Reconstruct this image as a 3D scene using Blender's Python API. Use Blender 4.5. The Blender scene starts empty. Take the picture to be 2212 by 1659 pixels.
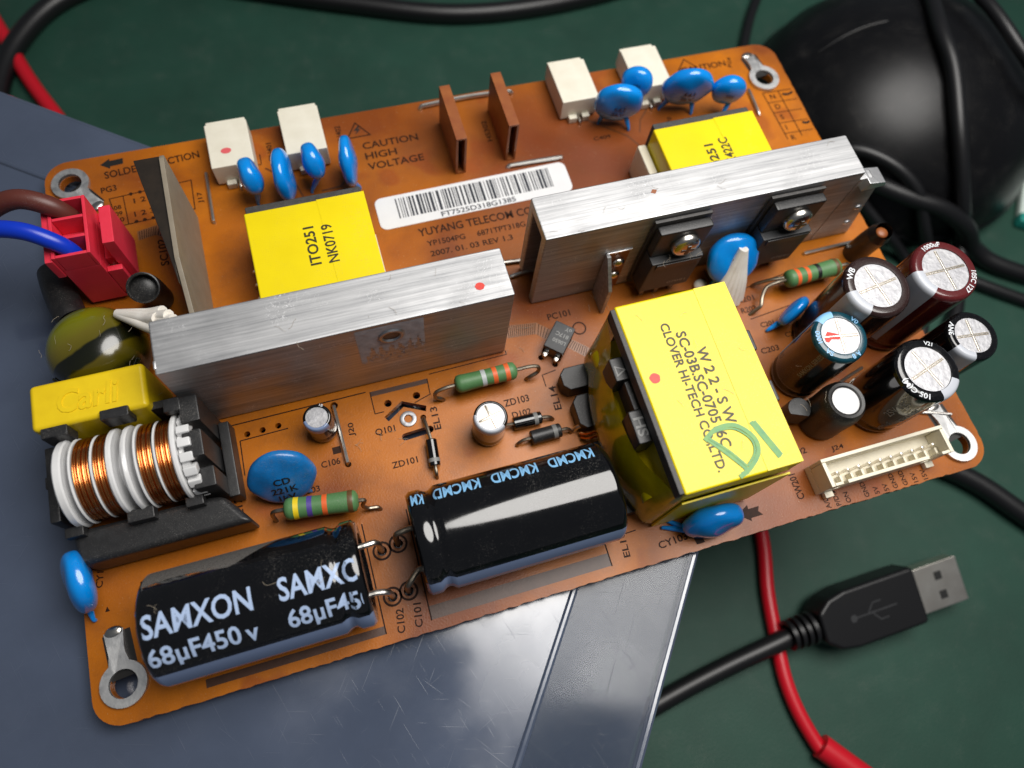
import bpy, bmesh, math, random
from mathutils import Vector, Matrix
random.seed(7)
sc = bpy.context.scene
COL = sc.collection
MM = 0.001
UP = 60.0            # the board's top face lies 60 mm above the bench mat
PI = math.pi

# ------------------------------------------------------------------ camera
cam_d = bpy.data.cameras.new('camera')
cam = bpy.data.objects.new('camera', cam_d); COL.objects.link(cam); sc.camera = cam
RM = [[0.9552159608836766, -0.2839379429819178, 0.08331694070398894],
      [-0.23599019612235872, -0.9008412601562809, -0.36440863235408494],
      [0.17852477533162037, 0.3284269607313643, -0.9275045207747258]]
cm = Matrix(((RM[0][0], -RM[1][0], -RM[2][0], 57.2295*MM),
             (RM[0][1], -RM[1][1], -RM[2][1], -8.6981*MM),
             (RM[0][2], -RM[1][2], -RM[2][2], (137.3005+UP)*MM),
             (0, 0, 0, 1)))
cam.matrix_world = cm
cam_d.sensor_width = 36.0
cam_d.lens = 36.0*1579.976/2212.0
cam_d.clip_start = 0.005
cam_d.clip_end = 20.0
cam_d.dof.use_dof = True
cam_d.dof.focus_distance = 0.133
cam_d.dof.aperture_fstop = 14.0

# ------------------------------------------------------------------ world and lamps
w = bpy.data.worlds.new('World'); sc.world = w; w.use_nodes = True
wb = w.node_tree.nodes['Background']
wb.inputs[0].default_value = (0.80, 0.88, 1.0, 1)
wb.inputs[1].default_value = 0.10

def area(name, loc, target, sx, sy, power, color):
    d = bpy.data.lights.new(name, 'AREA'); d.shape = 'ELLIPSE'
    d.size = sx*MM; d.size_y = sy*MM; d.energy = power; d.color = color
    o = bpy.data.objects.new(name, d); COL.objects.link(o)
    p = Vector((loc[0], loc[1], loc[2]+UP))*MM; t = Vector((target[0], target[1], target[2]+UP))*MM
    z_ = (p-t).normalized(); x_ = (Vector((1, 0, 0))-z_*z_.x).normalized(); y_ = z_.cross(x_)
    o.matrix_world = Matrix(((x_.x, y_.x, z_.x, p.x), (x_.y, y_.y, z_.y, p.y), (x_.z, y_.z, z_.z, p.z), (0, 0, 0, 1)))
    return o
area('bench_lamp', (196, 62, 300), (135, 40, 0), 270, 250, 1.6, (1.0, 0.97, 0.93))

sc.view_settings.view_transform = 'Standard'
sc.view_settings.look = 'None'
sc.view_settings.exposure = 0.0
sc.view_settings.gamma = 1.0
sc.render.engine = 'CYCLES'
sc.cycles.use_denoising = True
sc.cycles.max_bounces = 10
sc.cycles.transparent_max_bounces = 12
sc.cycles.caustics_reflective = False
sc.cycles.caustics_refractive = False

# ------------------------------------------------------------------ materials
def srgb(r, g, b):
    f = lambda c: (c/255/12.92) if c/255 <= 0.04045 else ((c/255+0.055)/1.055)**2.4
    return (f(r), f(g), f(b))

def mat(name, col, rough=0.5, metal=0.0, col2=None, nscale=400.0, namt=0.5, bump=0.0, bscale=2500.0, stretch=(1, 1, 1),
        coat=0.0, coat_r=0.08, trans=0.0, alpha=1.0, rvar=0.0, spec=0.5, sss=0.0, dust=0.0, ior=1.5, aniso=0.0):
    m = bpy.data.materials.new(name); m.use_nodes = True
    nt = m.node_tree; N = nt.nodes; L = nt.links
    b = N['Principled BSDF']
    b.inputs['Base Color'].default_value = (*col, 1)
    b.inputs['Roughness'].default_value = rough
    b.inputs['Metallic'].default_value = metal
    b.inputs['IOR'].default_value = ior
    b.inputs['Specular IOR Level'].default_value = spec
    b.inputs['Coat Weight'].default_value = coat
    b.inputs['Coat Roughness'].default_value = coat_r
    b.inputs['Transmission Weight'].default_value = trans
    b.inputs['Alpha'].default_value = alpha
    b.inputs['Anisotropic'].default_value = aniso
    if sss:
        b.inputs['Subsurface Weight'].default_value = sss
        b.inputs['Subsurface Radius'].default_value = (0.002, 0.002, 0.002)
        b.inputs['Subsurface Scale'].default_value = 0.5
    tc = N.new('ShaderNodeTexCoord'); mp = N.new('ShaderNodeMapping')
    mp.inputs['Scale'].default_value = stretch
    L.new(tc.outputs['Object'], mp.inputs['Vector'])
    colsock = None
    if col2 is not None:
        n = N.new('ShaderNodeTexNoise'); n.inputs['Scale'].default_value = nscale; n.inputs['Detail'].default_value = 6
        n.inputs['Roughness'].default_value = 0.6
        L.new(mp.outputs[0], n.inputs['Vector'])
        r = N.new('ShaderNodeValToRGB'); r.color_ramp.elements[0].position = 0.5-namt/2; r.color_ramp.elements[1].position = 0.5+namt/2
        r.color_ramp.elements[0].color = (*col, 1); r.color_ramp.elements[1].color = (*col2, 1)
        L.new(n.outputs['Fac'], r.inputs['Fac']); colsock = r.outputs[0]
    if rvar:
        n2 = N.new('ShaderNodeTexNoise'); n2.inputs['Scale'].default_value = nscale*1.7; n2.inputs['Detail'].default_value = 5
        L.new(mp.outputs[0], n2.inputs['Vector'])
        mr = N.new('ShaderNodeMapRange'); mr.inputs['From Min'].default_value = 0.3; mr.inputs['From Max'].default_value = 0.7
        mr.inputs['To Min'].default_value = max(0.02, rough-rvar); mr.inputs['To Max'].default_value = rough+rvar
        L.new(n2.outputs['Fac'], mr.inputs['Value']); L.new(mr.outputs[0], b.inputs['Roughness'])
    if dust:
        n3 = N.new('ShaderNodeTexNoise'); n3.inputs['Scale'].default_value = 7000; n3.inputs['Detail'].default_value = 3
        L.new(tc.outputs['Object'], n3.inputs['Vector'])
        n4 = N.new('ShaderNodeTexNoise'); n4.inputs['Scale'].default_value = 160; n4.inputs['Detail'].default_value = 3
        L.new(tc.outputs['Object'], n4.inputs['Vector'])
        a1 = N.new('ShaderNodeMath'); a1.operation = 'MULTIPLY_ADD'; a1.inputs[1].default_value = 0.35; a1.inputs[2].default_value = -0.17
        L.new(n4.outputs['Fac'], a1.inputs[0])
        a2 = N.new('ShaderNodeMath'); a2.operation = 'ADD'; L.new(n3.outputs['Fac'], a2.inputs[0]); L.new(a1.outputs[0], a2.inputs[1])
        rr = N.new('ShaderNodeMapRange'); rr.inputs['From Min'].default_value = 0.66-dust*0.1; rr.inputs['From Max'].default_value = 0.78-dust*0.1
        rr.inputs['To Max'].default_value = 0.32
        L.new(a2.outputs[0], rr.inputs['Value'])
        mx = N.new('ShaderNodeMix'); mx.data_type = 'RGBA'
        mx.inputs['A'].default_value = (*col, 1); mx.inputs['B'].default_value = (0.33, 0.31, 0.28, 1)
        if colsock: L.new(colsock, mx.inputs['A'])
        L.new(rr.outputs[0], mx.inputs['Factor']); colsock = mx.outputs['Result']
    if colsock: L.new(colsock, b.inputs['Base Color'])
    if bump:
        n5 = N.new('ShaderNodeTexNoise'); n5.inputs['Scale'].default_value = bscale; n5.inputs['Detail'].default_value = 4
        L.new(mp.outputs[0], n5.inputs['Vector'])
        bp = N.new('ShaderNodeBump'); bp.inputs['Strength'].default_value = bump; bp.inputs['Distance'].default_value = 0.00008
        L.new(n5.outputs['Fac'], bp.inputs['Height']); L.new(bp.outputs[0], b.inputs['Normal'])
    return m

M = {}
M['blue'] = mat('blue epoxy', srgb(4, 140, 226), 0.2, col2=srgb(2, 122, 208), nscale=300, coat=0.5, coat_r=0.06, bump=0.05, bscale=500, dust=0.15)
M['blue_dusty'] = mat('blue epoxy dusty', srgb(14, 116, 188), 0.32, col2=srgb(24, 96, 154), nscale=700, coat=0.25, dust=0.7, bump=0.1)
M['white_plastic'] = mat('ivory nylon', srgb(226, 221, 205), 0.45, col2=srgb(214, 208, 190), nscale=250, sss=0.08, bump=0.05)
M['cream_plastic'] = mat('cream nylon', srgb(234, 227, 206), 0.42, col2=srgb(222, 213, 190), nscale=300, sss=0.08)
M['yellow_tape'] = mat('yellow polyester tape', srgb(236, 214, 8), 0.34, col2=srgb(222, 198, 6), nscale=60, coat=0.1, coat_r=0.15, bump=0.35, bscale=90, dust=0.3, spec=0.35)
M['tape_clear'] = mat('thin yellow tape', srgb(205, 190, 10), 0.16, col2=srgb(172, 150, 8), nscale=220, coat=0.6, coat_r=0.05, bump=0.35, bscale=260, alpha=0.86)
M['film_yellow'] = mat('yellow moulded box', srgb(232, 200, 20), 0.42, col2=srgb(218, 184, 14), nscale=250, bump=0.12, bscale=1800)
M['ferrite'] = mat('ferrite', srgb(44, 43, 43), 0.55, col2=srgb(66, 64, 62), nscale=900, bump=0.3, dust=0.5)
M['black_plastic'] = mat('black plastic', srgb(26, 26, 27), 0.42, col2=srgb(40, 40, 41), nscale=900, bump=0.25, bscale=2200, dust=0.5)
M['black_gloss'] = mat('black gloss sleeve', srgb(7, 7, 9), 0.10, col2=srgb(11, 11, 13), nscale=300, coat=0.6, coat_r=0.09, bump=0.12, bscale=140, dust=0.05, rvar=0.03)
M['black_rubber'] = mat('black shrink tube', srgb(20, 20, 21), 0.38, col2=srgb(34, 33, 33), nscale=500, bump=0.25, bscale=900, dust=0.5)
M['chip'] = mat('moulded chip', srgb(40, 41, 43), 0.5, col2=srgb(52, 53, 55), nscale=1200, bump=0.2)
M['tin'] = mat('tinned wire', (0.82, 0.80, 0.76), 0.3, 1.0, col2=(0.62, 0.58, 0.52), nscale=500, bump=0.15)
M['tin_dull'] = mat('oxidised lead', (0.36, 0.32, 0.26), 0.42, 1.0, col2=(0.22, 0.18, 0.13), nscale=700, bump=0.4)
M['lug'] = mat('tinned lug', (0.72, 0.72, 0.71), 0.5, 1.0, col2=(0.55, 0.55, 0.55), nscale=350, bump=0.25, rvar=0.1)
M['screw'] = mat('nickel screw', (0.74, 0.71, 0.66), 0.26, 1.0, col2=(0.55, 0.52, 0.47), nscale=600, bump=0.35, bscale=900)
M['foil'] = mat('aluminium can top', (0.46, 0.46, 0.47), 0.5, 1.0, col2=(0.33, 0.33, 0.35), nscale=900, bump=0.9, bscale=900)
M['copper'] = mat('enamelled copper', (0.72, 0.27, 0.07), 0.25, 1.0, col2=(0.60, 0.20, 0.05), nscale=400, coat=0.5)
M['white_bobbin'] = mat('white bobbin', srgb(226, 226, 226), 0.3, col2=srgb(212, 212, 212), nscale=300, sss=0.1, coat=0.2)
M['glue'] = mat('white silicone', srgb(238, 234, 226), 0.45, col2=srgb(222, 215, 204), nscale=350, sss=0.1, bump=0.5, bscale=700)
M['green_res'] = mat('green lacquer', srgb(84, 128, 80), 0.48, col2=srgb(74, 116, 70), nscale=500, bump=0.25, dust=0.2)
for k, c in dict(orange=(222, 98, 44), black=(20, 24, 22), yellow=(226, 196, 30), violet=(78, 62, 140), brown=(96, 70, 40), silver=(176, 182, 182)).items():
    M['band_'+k] = mat(k+' band', srgb(*c), 0.45, bump=0.2, dust=0.1)
M['red_plug'] = mat('red nylon', srgb(226, 54, 76), 0.42, col2=srgb(214, 46, 66), nscale=300, sss=0.08, bump=0.12, dust=0.15)
M['brown_wire'] = mat('brown wire', srgb(88, 42, 34), 0.42, bump=0.08, dust=0.1)
M['blue_wire'] = mat('blue wire', srgb(12, 52, 184), 0.3, bump=0.05)
M['red_wire'] = mat('red wire', srgb(196, 18, 36), 0.36, bump=0.03)
M['black_cable'] = mat('black cable', srgb(17, 17, 19), 0.4, bump=0.05)
M['ink'] = mat('brown silkscreen', srgb(36, 19, 11), 0.55, col2=srgb(56, 30, 16), nscale=1500, spec=0.15)
M['ink_band'] = mat('printed band', srgb(82, 54, 40), 0.4, col2=srgb(66, 42, 30), nscale=600, bump=0.2)
M['ink_black'] = mat('black ink', srgb(24, 22, 20), 0.5)
M['ink_dot'] = mat('dot print ink', srgb(52, 46, 10), 0.5)
M['ink_white'] = mat('white ink', srgb(212, 216, 220), 0.45)
M['ink_pale'] = mat('pale blue ink', srgb(166, 186, 218), 0.35)
M['ink_sky'] = mat('sky blue ink', srgb(130, 184, 226), 0.35)
M['ink_grey'] = mat('laser mark', srgb(128, 128, 126), 0.5)
M['red_dot'] = mat('red marker', srgb(214, 52, 24), 0.45, bump=0.3, col2=srgb(196, 30, 18), nscale=900)
M['pink_dot'] = mat('pink marker', srgb(214, 92, 96), 0.45)
M['green_pen'] = mat('green marker', srgb(40, 128, 86), 0.4, col2=srgb(110, 160, 40), nscale=900, namt=0.6, stretch=(1, 1, 1))
M['stripe'] = mat('silver blue stripe', srgb(116, 132, 164), 0.16, coat=0.3, coat_r=0.05)
M['stripe_white'] = mat('white stripe', srgb(178, 182, 190), 0.3)
M['label'] = mat('paper label', srgb(226, 226, 226), 0.42, col2=srgb(216, 216, 218), nscale=200)
M['bar'] = mat('bar ink', srgb(34, 38, 48), 0.5)
M['brown_sleeve'] = mat('brown sleeve', srgb(42, 26, 24), 0.2, coat=0.3, coat_r=0.05, dust=0.1)
M['maroon_sleeve'] = mat('maroon sleeve', srgb(84, 24, 26), 0.22, coat=0.3, coat_r=0.06, dust=0.1)
M['teal_sleeve'] = mat('teal sleeve', srgb(14, 62, 76), 0.16, coat=0.3, coat_r=0.05, dust=0.1)
M['teal_side'] = mat('teal side', srgb(16, 26, 30), 0.14, coat=0.3, coat_r=0.05, dust=0.1)
M['phenolic'] = mat('phenolic strip', srgb(150, 88, 42), 0.42, col2=srgb(124, 62, 30), nscale=300, bump=0.25)
M['bracket_grey'] = mat('grey plate', srgb(142, 132, 116), 0.5, col2=srgb(126, 116, 100), nscale=300, bump=0.3, dust=0.2)
M['bracket_dark'] = mat('dark plate', srgb(44, 36, 28), 0.4, col2=srgb(30, 25, 20), nscale=400, bump=0.2)
M['olive'] = mat('olive tape winding', srgb(104, 98, 8), 0.22, col2=srgb(30, 36, 8), nscale=120, coat=0.5, coat_r=0.14, bump=0.7, bscale=220, namt=0.35)
M['olive_dark'] = mat('dark winding', srgb(14, 16, 6), 0.12, col2=srgb(38, 36, 6), nscale=90, coat=0.6, coat_r=0.05)
M['paste'] = mat('grey thermal paste', srgb(196, 196, 200), 0.6, col2=srgb(150, 150, 155), nscale=500, bump=0.5, bscale=900)
M['steel_dark'] = mat('dark bore', (0.10, 0.10, 0.10), 0.4, 1.0)
M['copper_trace'] = mat('trace under resist', srgb(96, 52, 22), 0.34, bump=0.15)
M['trace_fill'] = mat('trace hatch', srgb(140, 92, 58), 0.34, bump=0.15)
M['lint'] = mat('lint', srgb(160, 148, 130), 0.8)
M['dust'] = mat('grey reflection patch', srgb(112, 108, 104), 0.8, col2=srgb(84, 81, 78), nscale=2500, bump=0.5, alpha=0.7)  # patch colour for the grey reflection painted on the lying capacitor
M['mat_green'] = mat('green bench mat', srgb(34, 72, 59), 0.6, col2=srgb(26, 58, 47), nscale=34, bump=0.7, bscale=1500, spec=0.35, dust=0.25)
M['dome'] = mat('black satin plastic', srgb(11, 11, 13), 0.34, bump=0.5, bscale=3000, spec=0.3, dust=0.1)
M['shell'] = mat('plug shell', (0.86, 0.82, 0.74), 0.36, 1.0, col2=(0.66, 0.61, 0.54), nscale=200)
M['dark'] = mat('dark hole', (0.01, 0.01, 0.01), 0.6)
M['white_thing'] = mat('white plastic', srgb(200, 214, 206), 0.5)
M['teal_thing'] = mat('teal plastic', srgb(36, 140, 128), 0.5)

def brushed(name, base):
    m = bpy.data.materials.new(name); m.use_nodes = True
    nt = m.node_tree; N = nt.nodes; L = nt.links; b = N['Principled BSDF']
    b.inputs['Metallic'].default_value = 1.0
    tc = N.new('ShaderNodeTexCoord'); mp = N.new('ShaderNodeMapping'); mp.inputs['Scale'].default_value = (0.025, 1, 1)
    L.new(tc.outputs['Object'], mp.inputs['Vector'])
    n = N.new('ShaderNodeTexNoise'); n.inputs['Scale'].default_value = 1500; n.inputs['Detail'].default_value = 6; n.inputs['Roughness'].default_value = 0.7
    L.new(mp.outputs[0], n.inputs['Vector'])
    n2 = N.new('ShaderNodeTexNoise'); n2.inputs['Scale'].default_value = 170; n2.inputs['Detail'].default_value = 5
    L.new(tc.outputs['Object'], n2.inputs['Vector'])
    r = N.new('ShaderNodeValToRGB'); e = r.color_ramp.elements
    e[0].position = 0.30; e[1].position = 0.70
    e[0].color = (base*0.55, base*0.56, base*0.58, 1); e[1].color = (base*1.15, base*1.15, base*1.16, 1)
    L.new(n.outputs['Fac'], r.inputs['Fac'])
    # scratches in all directions
    v = N.new('ShaderNodeTexNoise'); v.inputs['Scale'].default_value = 330; v.inputs['Detail'].default_value = 3; v.inputs['Distortion'].default_value = 2.5
    L.new(tc.outputs['Object'], v.inputs['Vector'])
    vr = N.new('ShaderNodeValToRGB'); ve = vr.color_ramp.elements
    ve[0].position = 0.492; ve[0].color = (0, 0, 0, 1); ve[1].position = 0.5; ve[1].color = (1, 1, 1, 1)
    e3 = ve.new(0.508); e3.color = (0, 0, 0, 1)
    L.new(v.outputs['Fac'], vr.inputs['Fac'])
    msk = N.new('ShaderNodeMath'); msk.operation = 'MULTIPLY'
    mr0 = N.new('ShaderNodeMapRange'); mr0.inputs['From Min'].default_value = 0.52; mr0.inputs['From Max'].default_value = 0.66
    L.new(n2.outputs['Fac'], mr0.inputs['Value']); L.new(mr0.outputs[0], msk.inputs[0]); L.new(vr.outputs[0], msk.inputs[1])
    mx = N.new('ShaderNodeMix'); mx.data_type = 'RGBA'; mx.inputs['B'].default_value = (0.92, 0.92, 0.93, 1)
    L.new(msk.outputs[0], mx.inputs['Factor']); L.new(r.outputs[0], mx.inputs['A'])
    L.new(mx.outputs['Result'], b.inputs['Base Color'])
    mr = N.new('ShaderNodeMapRange'); mr.inputs['From Min'].default_value = 0.3; mr.inputs['From Max'].default_value = 0.7
    mr.inputs['To Min'].default_value = 0.48; mr.inputs['To Max'].default_value = 0.66
    L.new(n2.outputs['Fac'], mr.inputs['Value']); L.new(mr.outputs[0], b.inputs['Roughness'])
    bp = N.new('ShaderNodeBump'); bp.inputs['Strength'].default_value = 0.35; bp.inputs['Distance'].default_value = 0.00006
    ad = N.new('ShaderNodeMath'); ad.operation = 'ADD'; L.new(n.outputs['Fac'], ad.inputs[0]); L.new(msk.outputs[0], ad.inputs[1])
    L.new(ad.outputs[0], bp.inputs['Height']); L.new(bp.outputs[0], b.inputs['Normal'])
    return m
M['alu'] = brushed('brushed aluminium', 0.52)
M['alu_end'] = mat('sawn aluminium', (0.74, 0.74, 0.75), 0.4, 1.0, bump=0.6, bscale=1500)

def pcb_material():
    m = bpy.data.materials.new('phenolic board'); m.use_nodes = True
    nt = m.node_tree; N = nt.nodes; L = nt.links; b = N['Principled BSDF']
    tc = N.new('ShaderNodeTexCoord')
    n = N.new('ShaderNodeTexNoise'); n.inputs['Scale'].default_value = 26; n.inputs['Detail'].default_value = 4; n.inputs['Distortion'].default_value = 0.6
    L.new(tc.outputs['Object'], n.inputs['Vector'])
    r = N.new('ShaderNodeValToRGB'); e = r.color_ramp.elements
    e[0].position = 0.38; e[0].color = (*srgb(186, 106, 15), 1)
    e[1].position = 0.63; e[1].color = (*srgb(124, 62, 21), 1)
    x = e.new(0.52); x.color = (*srgb(160, 88, 18), 1)
    L.new(n.outputs['Fac'], r.inputs['Fac'])
    # heat-browned middle of the board
    sep = N.new('ShaderNodeSeparateXYZ'); L.new(tc.outputs['Object'], sep.inputs[0])
    g = N.new('ShaderNodeVectorMath'); g.operation = 'DISTANCE'; g.inputs[1].default_value = (0.112, 0.088, 0)
    L.new(tc.outputs['Object'], g.inputs[0])
    gr = N.new('ShaderNodeMapRange'); gr.inputs['From Min'].default_value = 0.052; gr.inputs['From Max'].default_value = 0.004; gr.inputs['To Max'].default_value = 0.9
    L.new(g.outputs['Value'], gr.inputs['Value'])
    mx = N.new('ShaderNodeMix'); mx.data_type = 'RGBA'; mx.inputs['B'].default_value = (*srgb(112, 54, 26), 1)
    L.new(gr.outputs[0], mx.inputs['Factor']); L.new(r.outputs[0], mx.inputs['A'])
    # flux stains with edges of their own
    n2 = N.new('ShaderNodeTexNoise'); n2.inputs['Scale'].default_value = 58; n2.inputs['Detail'].default_value = 2
    L.new(tc.outputs['Object'], n2.inputs['Vector'])
    s = N.new('ShaderNodeMapRange'); s.inputs['From Min'].default_value = 0.62; s.inputs['From Max'].default_value = 0.66; s.inputs['To Max'].default_value = 0.55
    L.new(n2.outputs['Fac'], s.inputs['Value'])
    mx2 = N.new('ShaderNodeMix'); mx2.data_type = 'RGBA'; mx2.inputs['B'].default_value = (*srgb(138, 60, 12), 1)
    L.new(s.outputs[0], mx2.inputs['Factor']); L.new(mx.outputs['Result'], mx2.inputs['A'])
    # fine dust specks
    n3 = N.new('ShaderNodeTexNoise'); n3.inputs['Scale'].default_value = 3800; n3.inputs['Detail'].default_value = 2
    L.new(tc.outputs['Object'], n3.inputs['Vector'])
    s3 = N.new('ShaderNodeMapRange'); s3.inputs['From Min'].default_value = 0.68; s3.inputs['From Max'].default_value = 0.76; s3.inputs['To Max'].default_value = 0.6
    L.new(n3.outputs['Fac'], s3.inputs['Value'])
    mx3 = N.new('ShaderNodeMix'); mx3.data_type = 'RGBA'; mx3.inputs['B'].default_value = (*srgb(206, 170, 130), 1)
    L.new(s3.outputs[0], mx3.inputs['Factor']); L.new(mx2.outputs['Result'], mx3.inputs['A'])
    n7 = N.new('ShaderNodeTexNoise'); n7.inputs['Scale'].default_value = 95; n7.inputs['Detail'].default_value = 8; n7.inputs['Roughness'].default_value = 0.75
    L.new(tc.outputs['Object'], n7.inputs['Vector'])
    s7 = N.new('ShaderNodeMapRange'); s7.inputs['From Min'].default_value = 0.48; s7.inputs['From Max'].default_value = 0.74; s7.inputs['To Max'].default_value = 0.42
    L.new(n7.outputs['Fac'], s7.inputs['Value'])
    mx7 = N.new('ShaderNodeMix'); mx7.data_type = 'RGBA'; mx7.inputs['B'].default_value = (*srgb(96, 58, 30), 1)
    L.new(s7.outputs[0], mx7.inputs['Factor']); L.new(mx3.outputs['Result'], mx7.inputs['A'])
    L.new(mx7.outputs['Result'], b.inputs['Base Color'])
    b.inputs['Roughness'].default_value = 0.42
    mr = N.new('ShaderNodeMapRange'); mr.inputs['From Min'].default_value = 0.3; mr.inputs['From Max'].default_value = 0.7; mr.inputs['To Min'].default_value = 0.28; mr.inputs['To Max'].default_value = 0.46
    L.new(n2.outputs['Fac'], mr.inputs['Value']); L.new(mr.outputs[0], b.inputs['Roughness'])
    n5 = N.new('ShaderNodeTexNoise'); n5.inputs['Scale'].default_value = 2600; n5.inputs['Detail'].default_value = 3
    L.new(tc.outputs['Object'], n5.inputs['Vector'])
    bp = N.new('ShaderNodeBump'); bp.inputs['Strength'].default_value = 0.45; bp.inputs['Distance'].default_value = 0.00007
    L.new(n5.outputs['Fac'], bp.inputs['Height']); L.new(bp.outputs[0], b.inputs['Normal'])
    b.inputs['Specular IOR Level'].default_value = 0.34
    return m
M['pcb'] = pcb_material()

def lid_material(name, alpha):
    m = mat(name, srgb(80, 90, 110), 0.16, col2=srgb(64, 73, 91), nscale=30, spec=0.6, coat=1.0, coat_r=0.09)
    nt = m.node_tree; N = nt.nodes; L = nt.links; b = N['Principled BSDF']
    tc = N.new('ShaderNodeTexCoord')
    tot = None
    for i, (ang, sc_) in enumerate([(0.3, 3600), (1.25, 4200), (2.2, 3000), (2.75, 3800), (0.9, 2600)]):
        m0 = N.new('ShaderNodeMapping'); m0.inputs['Rotation'].default_value = (0, 0, ang); L.new(tc.outputs['Object'], m0.inputs['Vector'])
        mp = N.new('ShaderNodeMapping'); mp.inputs['Scale'].default_value = (0.03, 1, 1); L.new(m0.outputs[0], mp.inputs['Vector'])
        n = N.new('ShaderNodeTexNoise'); n.inputs['Scale'].default_value = sc_; n.inputs['Detail'].default_value = 1; n.inputs['Distortion'].default_value = 0.15
        L.new(mp.outputs[0], n.inputs['Vector'])
        s = N.new('ShaderNodeMapRange'); s.inputs['From Min'].default_value = 0.72; s.inputs['From Max'].default_value = 0.80
        L.new(n.outputs['Fac'], s.inputs['Value'])
        if tot is None: tot = s.outputs[0]
        else:
            a = N.new('ShaderNodeMath'); a.operation = 'MAXIMUM'; L.new(tot, a.inputs[0]); L.new(s.outputs[0], a.inputs[1]); tot = a.outputs[0]
    big = N.new('ShaderNodeTexNoise'); big.inputs['Scale'].default_value = 42; big.inputs['Detail'].default_value = 5
    L.new(tc.outputs['Object'], big.inputs['Vector'])
    mr = N.new('ShaderNodeMapRange'); mr.inputs['From Min'].default_value = 0.35; mr.inputs['From Max'].default_value = 0.7; mr.inputs['To Min'].default_value = 0.10; mr.inputs['To Max'].default_value = 0.24
    L.new(big.outputs['Fac'], mr.inputs['Value'])
    a = N.new('ShaderNodeMath'); a.operation = 'MULTIPLY_ADD'; a.inputs[1].default_value = 0.22
    L.new(tot, a.inputs[0]); L.new(mr.outputs[0], a.inputs[2]); L.new(a.outputs[0], b.inputs['Roughness'])
    bp = N.new('ShaderNodeBump'); bp.inputs['Strength'].default_value = 0.16; bp.inputs['Distance'].default_value = 0.00005
    L.new(tot, bp.inputs['Height']); L.new(bp.outputs[0], b.inputs['Normal'])
    cr = N.new('ShaderNodeMapRange'); cr.inputs['From Min'].default_value = 0.4; cr.inputs['From Max'].default_value = 0.68; cr.inputs['To Min'].default_value = 0.06; cr.inputs['To Max'].default_value = 0.34
    L.new(big.outputs['Fac'], cr.inputs['Value']); L.new(cr.outputs[0], b.inputs['Coat Roughness']); b.inputs['Coat IOR'].default_value = 1.6
    b.inputs['Alpha'].default_value = alpha
    return m
M['lid'] = lid_material('smoky lid plastic', 1.0)
M['lid_rim'] = lid_material('clear rim plastic', 0.5)
rb_ = M['lid_rim'].node_tree.nodes['Principled BSDF']; rb_.inputs['Coat Weight'].default_value = 0.35; rb_.inputs['Specular IOR Level'].default_value = 0.4
M['lid_wall'] = mat('box wall plastic', srgb(52, 78, 76), 0.25, alpha=0.75)

# ------------------------------------------------------------------ geometry helpers (all in millimetres)
class G:
    def __init__(s): s.v = []; s.f = []
    def add(s, v, f):
        o = len(s.v); s.v += [tuple(p) for p in v]; s.f += [tuple(i+o for i in q) for q in f]; return s
    def move(s, d): s.v = [(a+d[0], b+d[1], c+d[2]) for a, b, c in s.v]; return s
    def xf(s, m): s.v = [tuple(m @ Vector(p)) for p in s.v]; return s

def box(x0, x1, y0, y1, z0, z1, bev=0.0, seg=2):
    bm = bmesh.new(); bmesh.ops.create_cube(bm, size=1.0)
    for v in bm.verts:
        v.co = Vector(((x0+x1)/2+v.co.x*(x1-x0), (y0+y1)/2+v.co.y*(y1-y0), (z0+z1)/2+v.co.z*(z1-z0)))
    if bev: bmesh.ops.bevel(bm, geom=list(bm.edges), offset=bev, segments=seg, profile=0.5, affect='EDGES')
    return from_bm(bm)

def from_bm(bm):
    bm.verts.index_update()
    g = G().add([v.co for v in bm.verts], [[v.index for v in f.verts] for f in bm.faces]); bm.free(); return g

def prism(poly, z0, z1, bev=0.0, seg=2, top=None):
    bm = bmesh.new(); n = len(poly)
    lo = [bm.verts.new((p[0], p[1], z0)) for p in poly]
    hi = [bm.verts.new((p[0], p[1], z1)) for p in (top or poly)]
    bm.faces.new(lo[::-1]); bm.faces.new(hi)
    for i in range(n): bm.faces.new((lo[i], lo[(i+1) % n], hi[(i+1) % n], hi[i]))
    bmesh.ops.recalc_face_normals(bm, faces=bm.faces)
    if bev: bmesh.ops.bevel(bm, geom=list(bm.edges), offset=bev, segments=seg, profile=0.5, affect='EDGES')
    return from_bm(bm)

AX = {'z': Matrix.Identity(4), 'x': Matrix(((0, 0, 1, 0), (1, 0, 0, 0), (0, 1, 0, 0), (0, 0, 0, 1))),
      'y': Matrix(((1, 0, 0, 0), (0, 0, 1, 0), (0, -1, 0, 0), (0, 0, 0, 1)))}
def lathe(prof, seg=32, axis='z', a0=0.0, a1=2*PI):
    full = abs(a1-a0-2*PI) < 1e-6
    n = seg if full else seg+1
    v = []; f = []; m = len(prof)
    for i in range(n):
        a = a0+(a1-a0)*i/seg
        for r, z in prof: v.append((r*math.cos(a), r*math.sin(a), z))
    for i in range(seg):
        j = (i+1) % n
        for k in range(m-1):
            q = (i*m+k, j*m+k, j*m+k+1, i*m+k+1)
            if prof[k][0] == 0 and prof[k+1][0] == 0: continue
            f.append(q)
    g = G().add(v, f).xf(AX[axis])
    bm = bmesh.new(); vs = [bm.verts.new(p) for p in g.v]
    for q in g.f:
        try: bm.faces.new([vs[i] for i in q])
        except ValueError: pass
    bmesh.ops.remove_doubles(bm, verts=bm.verts, dist=1e-5)
    bmesh.ops.recalc_face_normals(bm, faces=bm.faces)
    return from_bm(bm)

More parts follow.
